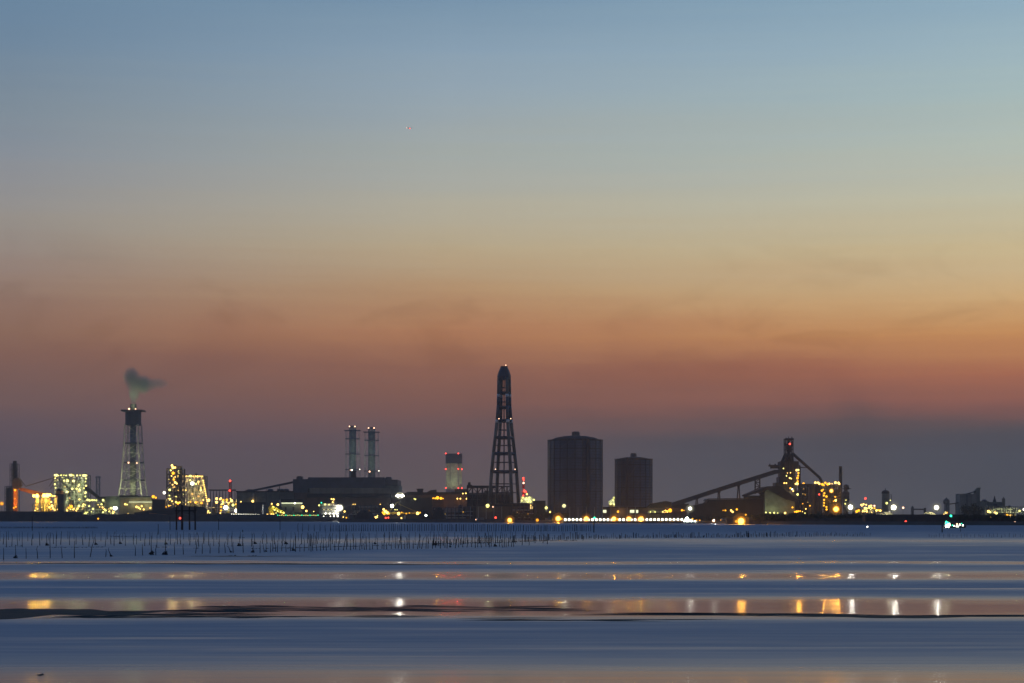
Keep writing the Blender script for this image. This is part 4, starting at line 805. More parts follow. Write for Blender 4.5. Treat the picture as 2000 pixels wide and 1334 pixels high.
t.add('wall', t.mb().box(930, 986, 1046, t.G, -10, 14), BROWN); t.add('roof', t.mb().poly([(928, 988), (960, 984), (1012, 982.5), (1026, 982), (1042, 986), (1046, 989), (928, 989)], -12, 16), ROOF)
t.lamp(952.6, 988, -13, 3.6, LIME, 'lamp'); shine(t, 952.6, 988, -18, 24000, LIMEC, (0, -1, -.03), 120, .9); t.lamp(963, 990, -13, 1.2, PINK); t.lamp(1036.5, 987, -13, 1.0, WARM)
t.add('lit_door', t.mb().box(1035.5, 985.5, 1040, 995, -10.3, -10), WINL)
t = Thing('striped_chimney', 'short red-and-white banded chimney with a lit base building, right of the tallest tower', 'chimney', 2700, 1023)
for i, (ya, yb) in enumerate(((980, 970), (970, 962), (962, 954), (954, 946), (946, 938), (938, 934.5))): t.add('paint_band', t.mb().lathe(1022.5, [(2.4 if i else 4, ya), (2.4, yb)], seg=12), RED if i % 2 else WHITE)
t.add('base_house', t.mb().box(1017, 970, 1040, t.G, -6, 8), WHITE); t.add('gallery', t.mb().box(1019, 960, 1030, 961, -4, 4), RED)
for x, y, r, m in ((1022, 934, 1.8, REDL), (1022.5, 937.5, 1.5, REDL), (1022.5, 943.5, 1.9, PINK), (1024, 959, 2.2, REDL), (1026.5, 960.5, 1.8, REDL), (1022, 968, 1.5, REDL), (1029, 965.5, 1.6, WARM)): t.lamp(x, y, -7, r, m, 'beacon')
shine(t, 1029, 976, -11, 1800, LIMEC)
for x, y, r in ((1021, 972, 1.5), (1028, 974, 2.0), (1034, 971.5, 1.3), (1019, 978, 1.5), (1036, 980, 1.8), (1042.5, 976.5, 1.8), (1030, 980, 1.3)): t.lamp(x, y, -8, r, LIME)
plant_unit('process_unit', 'unlit jumble of low vessels and pipes between the tallest tower and the plain block', 1000, 1046, 976, 2300, 51, [(1010, 1001, .8, DIMW), (1031, 1004, .8, AMBER)], 12, (IRON, ROOF, STEEL))
plant_unit('process_unit', 'dim jumble of low vessels and pipes right of the lattice-boom crane', 846, 925, 984, 2500, 52, [(870, 1004, .7, DIMW), (905, 1000, .8, AMBER)], 16, (IRON, ROOF, BROWN))
plant_unit('process_unit', 'unlit low pipework in front of the huge stepped shed, left of the lattice-boom crane', 676, 748, 980, 2960, 53, [(700, 1002, .9, DIMW), (722, 998, .7, AMBER)], 14, (IRON, ROOF, STEEL))
t = Thing('plain_block', 'plain windowless dark block just left of the bigger gas holder', 'building', 2420, 1053)
t.add('wall', t.mb().box(1041.5, 979, 1065, t.G, -8, 10), IRON); t.add('parapet', t.mb().box(1041, 978, 1065.5, 979, -8.5, 10.5), ROOF); t.add('pale_post', t.mb().box(1065.3, 984, 1067.5, t.G, -9, -7), PALE)
t.lamp(1066.5, 992, -11, 2.6, LIME); t.lamp(1074, 1000, -11, 1.6, WARM); t.lamp(1069, 1002, -11, 1.0, LIME)
post(1101.5, 988, 2330, LIME, 3.0, 'yellow-white lamp post in front of the bigger gas holder', halo=HALO_W, hr=1.5, beam=26000)
t = Thing('lit_kiln', 'small gleaming white hopper building squeezed between the two gas holders', 'building', 2620, 1196)
t.add('hopper', t.mb().poly([(1188.5, 982), (1189, 979), (1195, 975), (1197, 970), (1200.5, 969.5), (1201, 988), (1190, 987)], -5, 5), WHITE); t.add('base', t.mb().box(1189, 986, 1203, t.G, -6, 6), TAN)
shine(t, 1196, 980, -11, 1500, LIMEC); shine(t, 1193, 997, -11, 900, WARMC)
for x, y, r, m in ((1192, 984, 1.8, LIME), (1197, 977, 1.4, LIME), (1198.5, 972.5, 1.2, LIME), (1193, 994, 1.6, AMBER), (1192, 998, 1.8, WARM), (1193, 1001.5, 1.8, WARM), (1199, 985.5, 1.4, LIME)): t.lamp(x, y, -8, r, m)
t = Thing('roadside_shed', 'long low shed with lit window bays, at the foot of the smaller gas holder', 'building', 2330, 1265)
t.add('wall', t.mb().box(1177, 992, 1345, t.G, -4, 14), BROWN); t.add('roof', t.mb().box(1176, 990.5, 1262, 992, -6, 16).poly([(1262, 992), (1270, 984), (1300, 978.5), (1316, 982), (1345, 984), (1345, 992)], -6, 16), ROOF)
q = t.mb()
for x0, x1 in ((1177.5, 1184), (1230, 1238.5), (1242, 1246)): q.box(x0, 996, x1, 1001.5, -4.3, -4)
t.add('lit_window', q, STRIPL)
for x in (1262, 1286): t.add('lit_canopy', t.mb().poly([(x, 1001.5), (x + 4, 998), (x + 12, 995.5), (x + 22, 998.5), (x + 28, 1001.5)], -9, -5), SANDM); t.lamp(x + 7, 1000, -12, 1.1, LIME); t.lamp(x + 16, 1000, -12, 1.1, LIME)
for x, y, r, m in ((1206.5, 999.3, 2.3, AMBER), (1307.5, 997, 3.6, AMBER), (1330.5, 996.7, 1.9, AMBER), (1334.5, 997, 1.1, AMBER)): t.lamp(x, y, -10, r, m)
shine(t, 1307.5, 997, -14, 30000, SODC, (-.1, -1, -.03), 120, .9)
shine(t, 1210, 1000, -9, 900, WARMC); shine(t, 1300, 997, -10, 1500, SODC)
for x in (1268, 1292): shine(t, x + 6, 998.5, -14, 700, LIMEC)
t = Thing('black_store', 'wide black flat-topped store between the conveyor supports and the gabled cast house', 'building', 2000, 1430)
t.add('wall', t.mb().poly([(1345, t.G), (1345, 989), (1378, 982), (1384, 976), (1486, 974.5), (1488, 980), (1488, t.G)], -8, 26), ROOF); t.add('roof', t.mb().poly([(1379, 978), (1383, 975), (1484, 973.6), (1487, 976.5), (1487, 974), (1484, 972.4), (1382, 973.8), (1378, 977)], -9, 27), IRON)
for x, y, r, m in ((1414.5, 997, 1.5, AMBER), (1425.5, 997, 1.8, WARM), (1428.5, 999.8, 1.8, WARM), (1436.7, 995, 1.9, AMBER), (1454, 1005.5, 1.5, AMBER), (1410, 997, .9, AMBER), (1485.5, 1007.5, 2.0, WARM), (1482.5, 1008, 1.3, WARM)): t.lamp(x, y, -11, r, m)
post(1347.5, 993.2, 1950, COOL, 3.1, 'white lamp post at the low end of the long enclosed conveyor', halo=HALO_W, hr=1.7, beam=30000)

# tall slender fence posts with netting wires
def netfence(label, x0, x1, n, ytop, Y):
    t = Thing('tall_fence', label, 'fence', Y, (x0 + x1) / 2)
    for i in range(n): x = x0 + (x1 - x0) * i / (n - 1); t.add('post', t.mb().tube((x, t.G, 0), (x, ytop, 0), .3, .2), PALE)
    q = t.mb(); q.beam((x0, ytop + .3, 0), (x1, ytop + .3, 0), .12); q.beam((x0, ytop + 10, 0), (x1, ytop + 10, 0), .08); t.add('wire', q, GREY)
netfence('row of tall slender fence posts on the shore before the tallest tower', 873, 980, 8, 989, 2280)
netfence('row of tall pale fence posts in front of the two gas holders', 1113, 1241, 9, 990, 2200)

# ================================================================== QUAY LAMPS
for i in range(31):
    if i in (13,): continue
    post(1104 + i * 7.58, 1014.9 - .2 * (i > 24), 2060, WHITEL, 2.5, 'round white lamp in the evenly spaced row along the quay', 'quay lamp', 'evenly spaced white quay lamps', HALO_W, 1.3, 2500)
for x, y, r, lab in ((995.5, 1016, 4.6, 'amber street lamp on the shore under the right leg of the tallest tower'), (1049.5, 1015.8, 2.6, 'small amber street lamp below the plain windowless block'), (1090, 1012.8, 5.4, 'bright amber street lamp at the left end of the white quay lamps'),
                     (1145, 1013.2, 4.9, 'bright amber street lamp below the right half of the bigger gas holder'), (1199, 1013.3, 4.7, 'amber street lamp of a close pair below the gleaming hopper building'), (1228.5, 1013.3, 4.4, 'amber street lamp below the middle of the smaller gas holder'), (1251.5, 1014, 5.4, 'bright amber street lamp below the right part of the smaller gas holder'),
                     (1447, 1018, 7.6, 'biggest amber street lamp, alone by the water before the black flat-topped store'), (1437.5, 1018.4, 2.4, 'small amber lamp beside the biggest amber street lamp'), (1096.5, 1013.5, 2.0, 'tiny amber lamp between the leftmost white quay lamp and its bright amber neighbour'), (1206, 1014.5, 2.4, 'smaller amber street lamp of the pair below the gleaming hopper building'),
                     (1393.5, 1017, 2.6, 'yellow-white lamp near the water right of the lit launch')):
    post(x, y, 1600 if x > 1420 else 1820 if x > 1300 else 2020, SODF if r > 3.4 else (WHITEL if x == 1393.5 else AMBER), r * .80, lab, 'street lamp', 'amber shore lamps', HALO_A, 1.6, 5500 * r * r)
for x, y, Y, r, lab in ((1632.5, 994.5, 1900, 6.0, 'big amber lamp in front of the lamp-dotted stove block'),): post(x, y, Y, SODF, r * .78, lab, 'street lamp', 'amber shore lamps', HALO_A, 1.6, 120000)
for x, y, r, lab in ((1660.8, 990.5, 4.9, 'brilliant white lamp beside the big amber one at the stove block'), (1745, 991, 5.4, 'brilliant white lamp on a pole over the pale mound by the domed silo'), (1828.5, 991.3, 4.8, 'brilliant white lamp on a pole between the pale mound and the boxy elevator')):
    post(x, y, 1900, FLOOD, r * .82, lab, 'street lamp', 'white yard lamps', HALO_W, 1.5, 70000)
post(1763.5, 991.7, 1900, PINK, 1.9, 'faint pinkish lamp right of the domed silo')
post(832, 1006.7, 2400, COOL, 2.0, 'small cool white lamp by the round black mounds')
post(1768.5, 1018.8, 1462, REDL, 2.0, 'red lamp low on the breakwater right of the domed silo', 'signal lamp')
post(968, 1011, 2150, REDL, 1.9, 'red signal lamp on the shore road before the tallest tower', 'signal lamp')
post(1161, 1011.3, 2060, GRNL, 1.7, 'green signal lamp peeping over the white quay lamps', 'signal lamp')
post(192, 1013, 2950, AMBER, 1.6, 'dim orange lamp low on the dark left breakwater')
post(1981.5, 1021, 1415, PINK, 2.4, 'pinkish lamp low by the water at the right end of the shore')

# road vehicles on the shore road
def truck(x0, x1, y, Y, label, head):
    t = Thing('truck', label, 'truck', Y, (x0 + x1) / 2); s = (x1 - x0) / 14
    t.add('cab', t.mb().poly([(x0, t.G - .9), (x0, t.G - 3.4), (x0 + s * .8, t.G - 5.2), (x0 + 3 * s, t.G - 5.2), (x0 + 3 * s, t.G - .9)], -1.2, 1.2), WHITE)
    t.add('cargo_box', t.mb().box(x0 + 3.3 * s, t.G - 6.2, x1, t.G - 1.3, -1.25, 1.25), GREY)
    for x in (x0 + 1.6 * s, x0 + 8 * s, x0 + 12 * s):
        q = t.mb(); q.tube((x, t.G - .75, -1.25), (x, t.G - .75, 1.25), .5, seg=14); t.add('wheel', q, IRON)
    for dd in (-.85, .85): o = t.lamp(x0 - .3, t.G - 1.8, dd, .9, head, 'headlight')
truck(930, 945, 0, 2150, 'small box truck with glowing headlights on the road before the tallest tower', PINK)
truck(1408, 1421, 0, 1850, 'small box truck with amber lights by the water before the black store', AMBER)

# lit launch at the end of the quay lamps
t = Thing('launch', 'low white lit launch at the right end of the white quay lamps', 'boat', 1500, 1350, base=0)
t.add('hull', ship_hull(t, 1333, 1363, 1017.2, 1016.3, 1020.3, 2.0, rake=1.5), WHITE); t.add('cabin', t.mb().poly([(1340, 1017.4), (1343, 1013.8), (1354, 1014), (1356, 1017.4)], -1.4, 1.4), WHITE); t.add('canopy', t.mb().box(1353, 1014.6, 1369, 1015.4, -1.5, 1.5).beam((1367, 1015, -1.3), (1363, 1018, -1.3), .1), ORANGE)
for x, y, r, m in ((1338, 1015, 1.6, COOL), (1341.5, 1012.8, 2.8, FLOOD), (1345, 1015.4, 1.6, WHITEL), (1352, 1013.3, 1.3, AMBER), (1360, 1016, 1.1, AMBER), (1366, 1016.2, 1.0, AMBER), (1350, 1018, 1.2, COOL), (1357, 1018, 1.2, COOL), (1343, 1018, 1.2, COOL), (1336, 1018, 1.1, COOL)): t.lamp(x, y, -2.6, r, m)

# ================================================================== RIGHT SHORE
plant_unit('process_unit', 'small golden lamp-lit works between the brilliant white lamp and the domed silo', 1666, 1722, 986, 2000, 31,
    [(1669.5, 999, 2.6, AMBER), (1673.5, 997, 2.3, AMBER), (1704, 988, 1.6, PINK), (1704, 992.5, 1.8, AMBER), (1708, 997, 2.0, WARM), (1712, 996.5, 1.8, AMBER), (1715.5, 997.3, 1.9, WARM), (1686.5, 973.8, 1.9, REDL), (1664, 1008, 1.7, LIME), (1658, 1008.5, 1.4, LIME), (1671, 1007, 1.3, LIME)] + lamps(1678, 1699, 985, 1001, 30, 12, [WARM, WARM, LIME], 1.0, 2.0), 8)
t = Thing('domed_silo', 'slim domed silo standing alone behind a brilliant white lamp', 'silo', 2500, 1729.5)
t.add('shell', t.mb().lathe(1729.5, [(7.3, t.G), (7.3, 963)], seg=20), GREY); t.add('dome', t.mb().lathe(1729.5, [(7.8, 964), (7.6, 961), (5.5, 958.4), (2.5, 957.4), (.8, 957.2), (.4, 953)], seg=20), IRON); t.add('ladder', t.mb().frame(1734, 966, 1737, t.G, -14.6, -13.6, 1, 9, .35), STEEL)
t.lamp(1727, 983, -17, 2.2, LIME); t.lamp(1734.5, 977.5, -15, 1.0, LIME)
def mound(name, label, x0, x1, ytop, Y, material, group=None, lmp=None, seed=1):
    t = Thing(name, label, 'stockpile', Y, (x0 + x1) / 2, group); rnd = random.Random(seed)
    q = t.mb(); seg = 22; w_ = (x1 - x0) / 2; prof = [(1.0, t.G + .3), (.86, t.G - (t.G - ytop) * .35), (.62, ytop + (t.G - ytop) * .28), (.3, ytop + .6), (.05, ytop)]
    q.lathe((x0 + x1) / 2, [(w_ * a, y) for a, y in prof], seg=seg)
    for vt in q.b.verts: vt.co += Vector((rnd.uniform(-.6, .6), rnd.uniform(-.6, .6), rnd.uniform(-.25, .25)))
    t.add('heap', q, material)
    if material is not COAL: shine(t, (x0 + x1) / 2, ytop - 4, -w_ * t.k - 5, 11000, (1, .95, .5))  # extra light added to brighten pale heaps; no lamp of their own
    for x, y, r, m in lmp or (): t.lamp(x, y, -w_ * t.k * .8, r, m)
mound('aggregate_heap', 'low pale lit mound under the brilliant white lamp by the domed silo', 1708, 1752, 999.5, 1980, SANDM, 'pale lit mounds', seed=2)
mound('aggregate_heap', 'low pale lit mound left of the boxy elevator, under its white lamp', 1798, 1834, 999.5, 1980, SANDM, 'pale lit mounds', seed=3)
mound('aggregate_heap', 'small rosy lit mound right beside the green signal light', 1838, 1856, 999, 1980, TAN, 'pale lit mounds', [(1842, 1005, 1.2, WARM), (1848, 1001, 1.3, AMBER)], seed=4)
for i, (x0, x1, yt, lab) in enumerate(((842, 872, 991, 'rounded black coal mound beside the cool white lamp'), (815, 846, 997, 'lower black coal mound left of the cool white lamp'), (690, 735, 996, 'flat black coal mound just behind the ship stern'), (1640, 1690, 1004, 'long black mound below the golden lamp-lit works'))):
    mound('coal_heap', lab, x0, x1, yt, 2450 if x0 < 1000 else 1950, COAL, 'black coal mounds', seed=10 + i)
t = Thing('grain_elevator', 'boxy pale elevator block with a raised head tower and sloping roof duct', 'building', 2700, 1893)
t.add('bins', t.mb().box(1871.5, 964.5, 1904, t.G, -10, 16), CONC); t.add('head_tower', t.mb().box(1904, 958, 1912, t.G, -6, 8).box(1906, 955, 1913, 958, -4, 6).box(1908, 952.5, 1914.5, 955, -3, 4), GREEN)
t.add('roof_duct', t.mb().poly([(1871, 964.6), (1886, 964), (1905, 959), (1905, 960.5), (1888, 965.5), (1871, 966)], -5, 5), IRON); t.add('silo_joint', t.mb().box(1883, 966, 1887, t.G, -11, -10.1).box(1893, 966, 1894, t.G, -11, -10.1), GREY)
t = Thing('hopper_tower', 'small hazy tower with a rounded head joined by a bridge to the boxy elevator', 'tower', 2700, 1848.5)
t.add('shaft', t.mb().box(1845.5, 980, 1853, t.G, -5, 5), GREY); t.add('head', t.mb().lathe(1848.5, [(6, 984), (6.5, 979), (5, 975.5), (2, 974), (.5, 971.5)], seg=14), STEEL); t.add('bridge', t.mb().poly([(1855, 983.5), (1872, 981), (1872, 983), (1855, 985.5)], -2, 2), BROWN); t.add('bridge_leg', t.mb().beam((1866, 983, 0), (1867, t.G, 0), .6), BROWN)
t = Thing('conveyor_bridge', 'low level conveyor on thin legs between the two brilliant white lamps', 'conveyor', 2650, 1796)
t.add('gallery', t.mb().box(1784, 993.5, 1808, 996, -2, 2), STEEL); t.add('drive_house', t.mb().poly([(1780, t.G), (1780, 992), (1782, 988), (1784, 992), (1784, t.G)], -3, 3).box(1804.5, 992, 1808, t.G, -2, 2), STEEL)
t = Thing('mill_block', 'low hazy mill buildings with small roof turrets right of the boxy elevator', 'building', 2750, 1935)
t.add('wall', t.mb().box(1912, 979, 1930, t.G, -4, 10).box(1929, 980.5, 1956, t.G, -7, 8), GREEN); t.add('roof_turret', t.mb().lathe(1922.5, [(6, 981), (6, 978), (3.5, 975.8), (1, 975.4)], seg=12), STEEL)
t.add('spire_vent', t.mb().lathe(1942.5, [(3.5, 981), (3, 976), (1.8, 974.5), (1.2, 970), (.2, 968.5)], seg=10), STEEL); t.add('side_chimney', t.mb().lathe(1960, [(3.6, t.G), (3.2, 974), (1.5, 973), (.6, 970.5)], seg=12), TAN); t.add('dark_bay', t.mb().box(1938, 984, 1945, t.G, -7.4, -7), STEEL)
plant_unit('process_unit', 'dim hazy works with scattered lamps at the far right end of the shore', 1914, 2010, 982, 2500, 41,
    [(1926.5, 999, 2.6, WARM), (1930, 1000.5, 1.8, LIME), (1942, 1002.5, 2.3, LIME), (1939, 1001, 1.6, WARM), (1934.5, 1010.5, 2.8, WARM), (1930, 1011, 1.5, WARM), (1957.5, 1010, 1.9, WARM), (1963, 1006.3, 2.4, AMBER), (1970, 1007.5, 2.4, WARM), (1973.5, 1008.5, 2.4, WARM), (1977, 1008, 1.5, AMBER), (1968, 1010.8, 1.5, WARM), (1995.5, 995, 2.0, WHITEL), (1999, 995, 1.3, AMBER), (1987, 998, 1.9, LIME)], 20, (GREY, STEEL, GREEN))

# ================================================================== SEAWALLS, SHEDS ON THE EDGE, TREES
def wall_run(label, prof, depth, material, seg_y):
    t = Thing('seawall', label, 'sea wall', seg_y[0], (prof[0][0] + prof[-1][0]) / 2, 'dark sea walls', base=0)
    q = t.mb(); pts = []
    n = len(prof)
    for i, (x, y) in enumerate(prof):
        Y = seg_y[0] + (seg_y[1] - seg_y[0]) * i / (n - 1); zz = EYE + (YH - y) * Y / F; X = (x - 1000) * Y / F - t.o.location.x; D = Y - t.Y
        pts.append([Vector((X, D - 2, -.6)), Vector((X, D, zz * .5)), Vector((X, D + 1.2, zz)), Vector((X, D + depth, zz)), Vector((X, D + depth, -.6))])
    rows = [[q.b.verts.new(p) for p in r] for r in pts]
    for A, B in zip(rows, rows[1:]):
        for j in range(5): q.b.faces.new((A[j], A[j - 1], B[j - 1], B[j]))
    q.b.faces.new(rows[0]); q.b.faces.new(rows[-1]); t.add('wall', q, material); return t
def wobble(x0, x1, step, y, amp, seed):
    rnd = random.Random(seed); r = []; x = x0
    while x < x1: r.append((x, y(x) + rnd.uniform(-amp, amp))); x += step * rnd.uniform(.6, 1.4)
    r.append((x1, y(x1))); return r
QUAY = mat('stained_quay_wall', (.045, .04, .042), .9, scale=.15, streak=True)
wall_run('smooth high dark breakwater along the left end of the shore', wobble(-260, 160, 12, lambda x: 998.5 + max(0, x) * .006, .15, 1), 14, QUAY, (2960, 2960))
wall_run('stepped dark quay edge below the pale long hall', wobble(160, 430, 6, lambda x: 1004.5 + 1.2 * math.sin(x * .12), .8, 2), 10, QUAY, (2960, 2960))
wall_run('low dark quay from the ship stern to the tallest tower', wobble(660, 1010, 7, lambda x: 1013.5, .5, 3), 8, QUAY, (2420, 2150))
wall_run('thin dark quay edge under the white quay lamps', wobble(1010, 1420, 9, lambda x: 1018.4 + (x - 1010) * .002, .25, 4), 6, QUAY, (2080, 1850))
wall_run('level dark breakwater behind the fishing boat', wobble(1690, 1885, 9, lambda x: 1004.8, .2, 5), 12, QUAY, (1500, 1470))
wall_run('low dark bank at the far right of the shore', wobble(1885, 2300, 9, lambda x: 1011, .7, 6), 12, QUAY, (1480, 1440))
wall_run('low dark bank below the blast furnace', wobble(1420, 1690, 8, lambda x: 1012.5, .8, 7), 10, QUAY, (1640, 1520))
t = Thing('quay_shed', 'dark low quay sheds left of the black pile dolphin', 'building', 3010, 300)
t.add('wall', t.mb().poly([(262, t.G), (262, 1001), (290, 997), (330, 993), (352, 988), (398, 990), (402, 994), (402, t.G)], 0, 14), ROOF); t.add('boom', t.mb().poly([(292, 1001.5), (334, 1006), (338, 1008.5), (330, 1008), (292, 1003)], -3, -1), ORANGE); t.add('lit_bay', t.mb().box(339, 1004, 343.5, 1014, -.6, -.2), BROWN)
for x, y, r, m in ((335, 1011.5, 1.3, AMBER), (341, 1010, 1.4, AMBER), (251, 1003.5, 1.0, WARM), (165, 1003, 1.4, LIME)): t.lamp(x, y, -4, r, m)

TREES = []
def tree_mesh(seed, wide):
    rnd = random.Random(seed); b_ = bmesh.new()
    cl = [(Vector((rnd.uniform(-wide, wide), rnd.uniform(-wide, wide), rnd.uniform(.35, .9))), rnd.uniform(.14, .28)) for _ in range(11)]
    for c, r in cl:
        for _ in range(60):
            v_ = Vector((rnd.gauss(0, 1), rnd.gauss(0, 1), rnd.gauss(0, 1))).normalized() * r * rnd.uniform(.55, 1.1); p_ = c + v_; p_.z = max(.16, p_.z)
            a_ = Vector((rnd.uniform(-1, 1), rnd.uniform(-1, 1), rnd.uniform(-1, 1))).normalized() * .055; e_ = a_.cross(Vector((rnd.uniform(-1, 1), rnd.uniform(-1, 1), rnd.uniform(-1, 1)))).normalized() * .05
            b_.faces.new([b_.verts.new(p_ - a_), b_.verts.new(p_ + e_), b_.verts.new(p_ + a_), b_.verts.new(p_ - e_)])
    me = bpy.data.meshes.new('crown'); b_.to_mesh(me); b_.free(); me.materials.append(LEAF)
    b_ = bmesh.new()
    class Q: pass
    tr = MB.__new__(MB); tr.b = b_; tr.t = None
    tr.tubew(Vector((0, 0, -.05)), Vector((.02, 0, .45)), .035, .02, 7); tr.tubew(Vector((.02, 0, .4)), Vector((.18, .1, .7)), .018, .008, 5); tr.tubew(Vector((.02, 0, .42)), Vector((-.16, -.08, .68)), .018, .008, 5)
    m2 = bpy.data.meshes.new('trunk'); b_.to_mesh(m2); b_.free(); m2.materials.append(BARK); return me, m2
TM = [tree_mesh(i, w_) for i, w_ in enumerate((.34, .45, .55, .4, .3))]
rnd = random.Random(77)
def grow(x, ytop, ybase, Y, label, group):
    i = rnd.randrange(len(TM)); o = bpy.data.objects.new('tree', None); C.objects.link(o); kk = Y / F
    h = (ybase - ytop) * kk; o.location = ((x - 1000) * kk, Y, EYE + (YH - ybase) * kk); o.scale = (h * rnd.uniform(.95, 1.25), h, h); o.rotation_euler.z = rnd.uniform(0, 6)
    o['label'], o['category'], o['group'] = label, 'tree', group
    for nm, me in zip(('crown', 'trunk'), TM[i]): c = bpy.data.objects.new(nm, me); C.objects.link(c); c.parent = o
x = 1478
while x < 1705: grow(x, 1004.5 + rnd.uniform(-2, 2.5), 1020, 1600 - (x - 1478) * .25, 'dark bushy tree in the continuous shore belt below the blast furnace', 'trees below the blast furnace'); x += rnd.uniform(4, 7)
x = 1866
while x < 2010: grow(x, 1005.5 + rnd.uniform(-2.5, 3), 1020, 1470, 'dark bushy tree in the shore belt right of the fishing boat', 'trees right of the fishing boat'); x += rnd.uniform(6, 10)
x = 1345
while x < 1478: grow(x, 1008 + rnd.uniform(-2, 2), 1019, 1860, 'low dark tree along the bank before the black flat-topped store', 'trees before the black store'); x += rnd.uniform(7, 11)
x = 1000
while x < 1110: grow(x, 1002 + rnd.uniform(-3, 3), 1016, 2260, 'low dark tree in front of the plain windowless block', 'trees before the plain block'); x += rnd.uniform(8, 12)
for x, yt, lab in ((1895, 985, 'taller hazy tree against the pale elevator block'), (1888, 990, 'hazy tree low against the left of the pale elevator block'), (1901, 989, 'hazy round tree at the foot of the elevator head tower')): grow(x, yt, 1014, 2400, lab, 'trees before the elevator')

# ================================================================== ON THE WATER
t = Thing('fishing_boat', 'small fishing boat with lit white cabin and green masthead light, beside a black pile', 'boat', 1010, 1863, base=0)
q = ship_hull(t, 1888, 1843, 1027.6, 1024.3, 1031.2, 1.5, rake=2.5); t.add('hull', q, HULLM)
t.add('cabin', t.mb().poly([(1845, 1028), (1845.5, 1020), (1848, 1018.5), (1854, 1020), (1856, 1028)], -1.0, 1.0), WHITE); t.add('windscreen', t.mb().box(1847, 1021, 1853, 1023, -1.06, -1.0), GLASSD)
t.add('mast', t.mb().tube((1851, 1019, 0), (1856, 1008, 0), .07, .05).tube((1872, 1028, 0), (1872, 1022, 0), .05).tube((1879, 1027, 0), (1879, 1021, 0), .05), STEEL); t.add('deck_gear', t.mb().box(1860, 1025.5, 1864, 1028, -.7, .7).box(1867, 1026, 1876, 1028, -.8, .6), GREY)
for x, y, r, m, n_ in ((1856, 1007.6, 2.1, GRNL, 'masthead_light'), (1847, 1019, 1.5, GRNL, 'lamp'), (1850, 1022, 1.7, GRNL, 'lamp'), (1852, 1025, 2.7, COOL, 'lamp'), (1847, 1028, 1.9, COOL, 'lamp'), (1851, 1028.5, 2.1, WHITEL, 'lamp'), (1846, 1023, 1.2, GRNL, 'lamp'), (1859, 1026, 1.0, GRNL, 'lamp'), (1868, 1023.8, 1.7, PINK, 'lamp'), (1873.5, 1024.5, 1.5, WHITEL, 'lamp'), (1867, 1028, 1.4, WHITEL, 'lamp'), (1870, 1028.3, 1.1, COOL, 'lamp'), (1879.5, 1026, 1.6, WHITEL, 'lamp'), (1862, 1027, .9, COOL, 'lamp'), (1877, 1022.5, .8, GRNL, 'lamp')): t.lamp(x, y, -1.5, r, m, n_)
def pile(x, ytop, ybase, w_, label, cat='mooring pile'):
    Y = dist(ybase); t = Thing('mooring_pile', label, cat, Y, x, base=0); t.add('post', t.mb().tube((x, ybase + .6, 0), (x, ytop, 0), w_ * t.k * 1.05, w_ * t.k * .95, 10), WOOD); t.add('pile_head', t.mb().lathe(x, [(w_ * 1.15, ytop + 1), (w_ * 1.15, ytop - .1), (w_ * .4, ytop - .5)], seg=10), WOOD)
pile(1840.2, 1026, 1039.6, 1.1, 'stout black pile just left of the fishing boat'); pile(1876, 1029, 1038.4, .55, 'thin black pile under the bow of the fishing boat')
pile(63, 1009, 1037, .6, 'tall thin black pile alone before the left breakwater'); pile(309, 1024, 1044, .6, 'short thin black pile alone left of the pile dolphin'); pile(427, 1014, 1035, .6, 'thin black pile in front of the ship bow'); pile(547, 1015, 1035.5, .6, 'thin black pile before the ship hatches')
pile(1160, 1020, 1040, 1.0, 'tarred pile under the green signal lamp'); pile(1461.5, 1041.5, 1049.5, 1.7, 'short thick black pile among the far stakes below the biggest amber street lamp'); pile(474, 1035, 1039.5, .7, 'stub of a pile low in the water before the ship bow')
Yd = dist(1035); t = Thing('pile_dolphin', 'black timber mooring dolphin of four thick piles under a cap beam', 'mooring dolphin', Yd, 360, base=0)
for x, yt, w_, dd in ((344.5, 990, 1.6, 0), (355.5, 986, 2.4, 0), (368.5, 989, 1.7, 2), (381, 988, 1.7, 0)): t.add('pile', t.mb().tube((x + .3, 1036, dd), (x, yt, dd), w_ * t.k, w_ * t.k * .9, 10), WOOD)
t.add('thin_pile', t.mb().tube((333, 1035.5, -1), (332.7, 1010, -1), .6 * t.k), WOOD)
t.add('cap_beam', t.mb().box(342, 996.5, 384, 998.8, -.6, 1.6), WOOD); t.add('brace', t.mb().beam((367, 1003, 1), (371, 999, 1), .22).beam((381, 1004, 0), (377, 999, 0), .22).beam((345, 1004, 0), (350, 999, 0), .22).beam((383, 997, 0), (384, 990, 0), .15), WOOD)
t.lamp(352.3, 1012, -.9, 2.0, REDL, 'signal_lamp')
t = Thing('buoy', 'tiny buoy with a white light alone on the open water', 'buoy', dist(1030.5), 1694, base=0)
t.add('float', t.mb().lathe(1694, [(1.2, 1031), (1.8, 1030.4), (1.2, 1029.9), (.4, 1029.7)], seg=12), RED); t.lamp(1694, 1029, 0, 1.5, WHITEL)

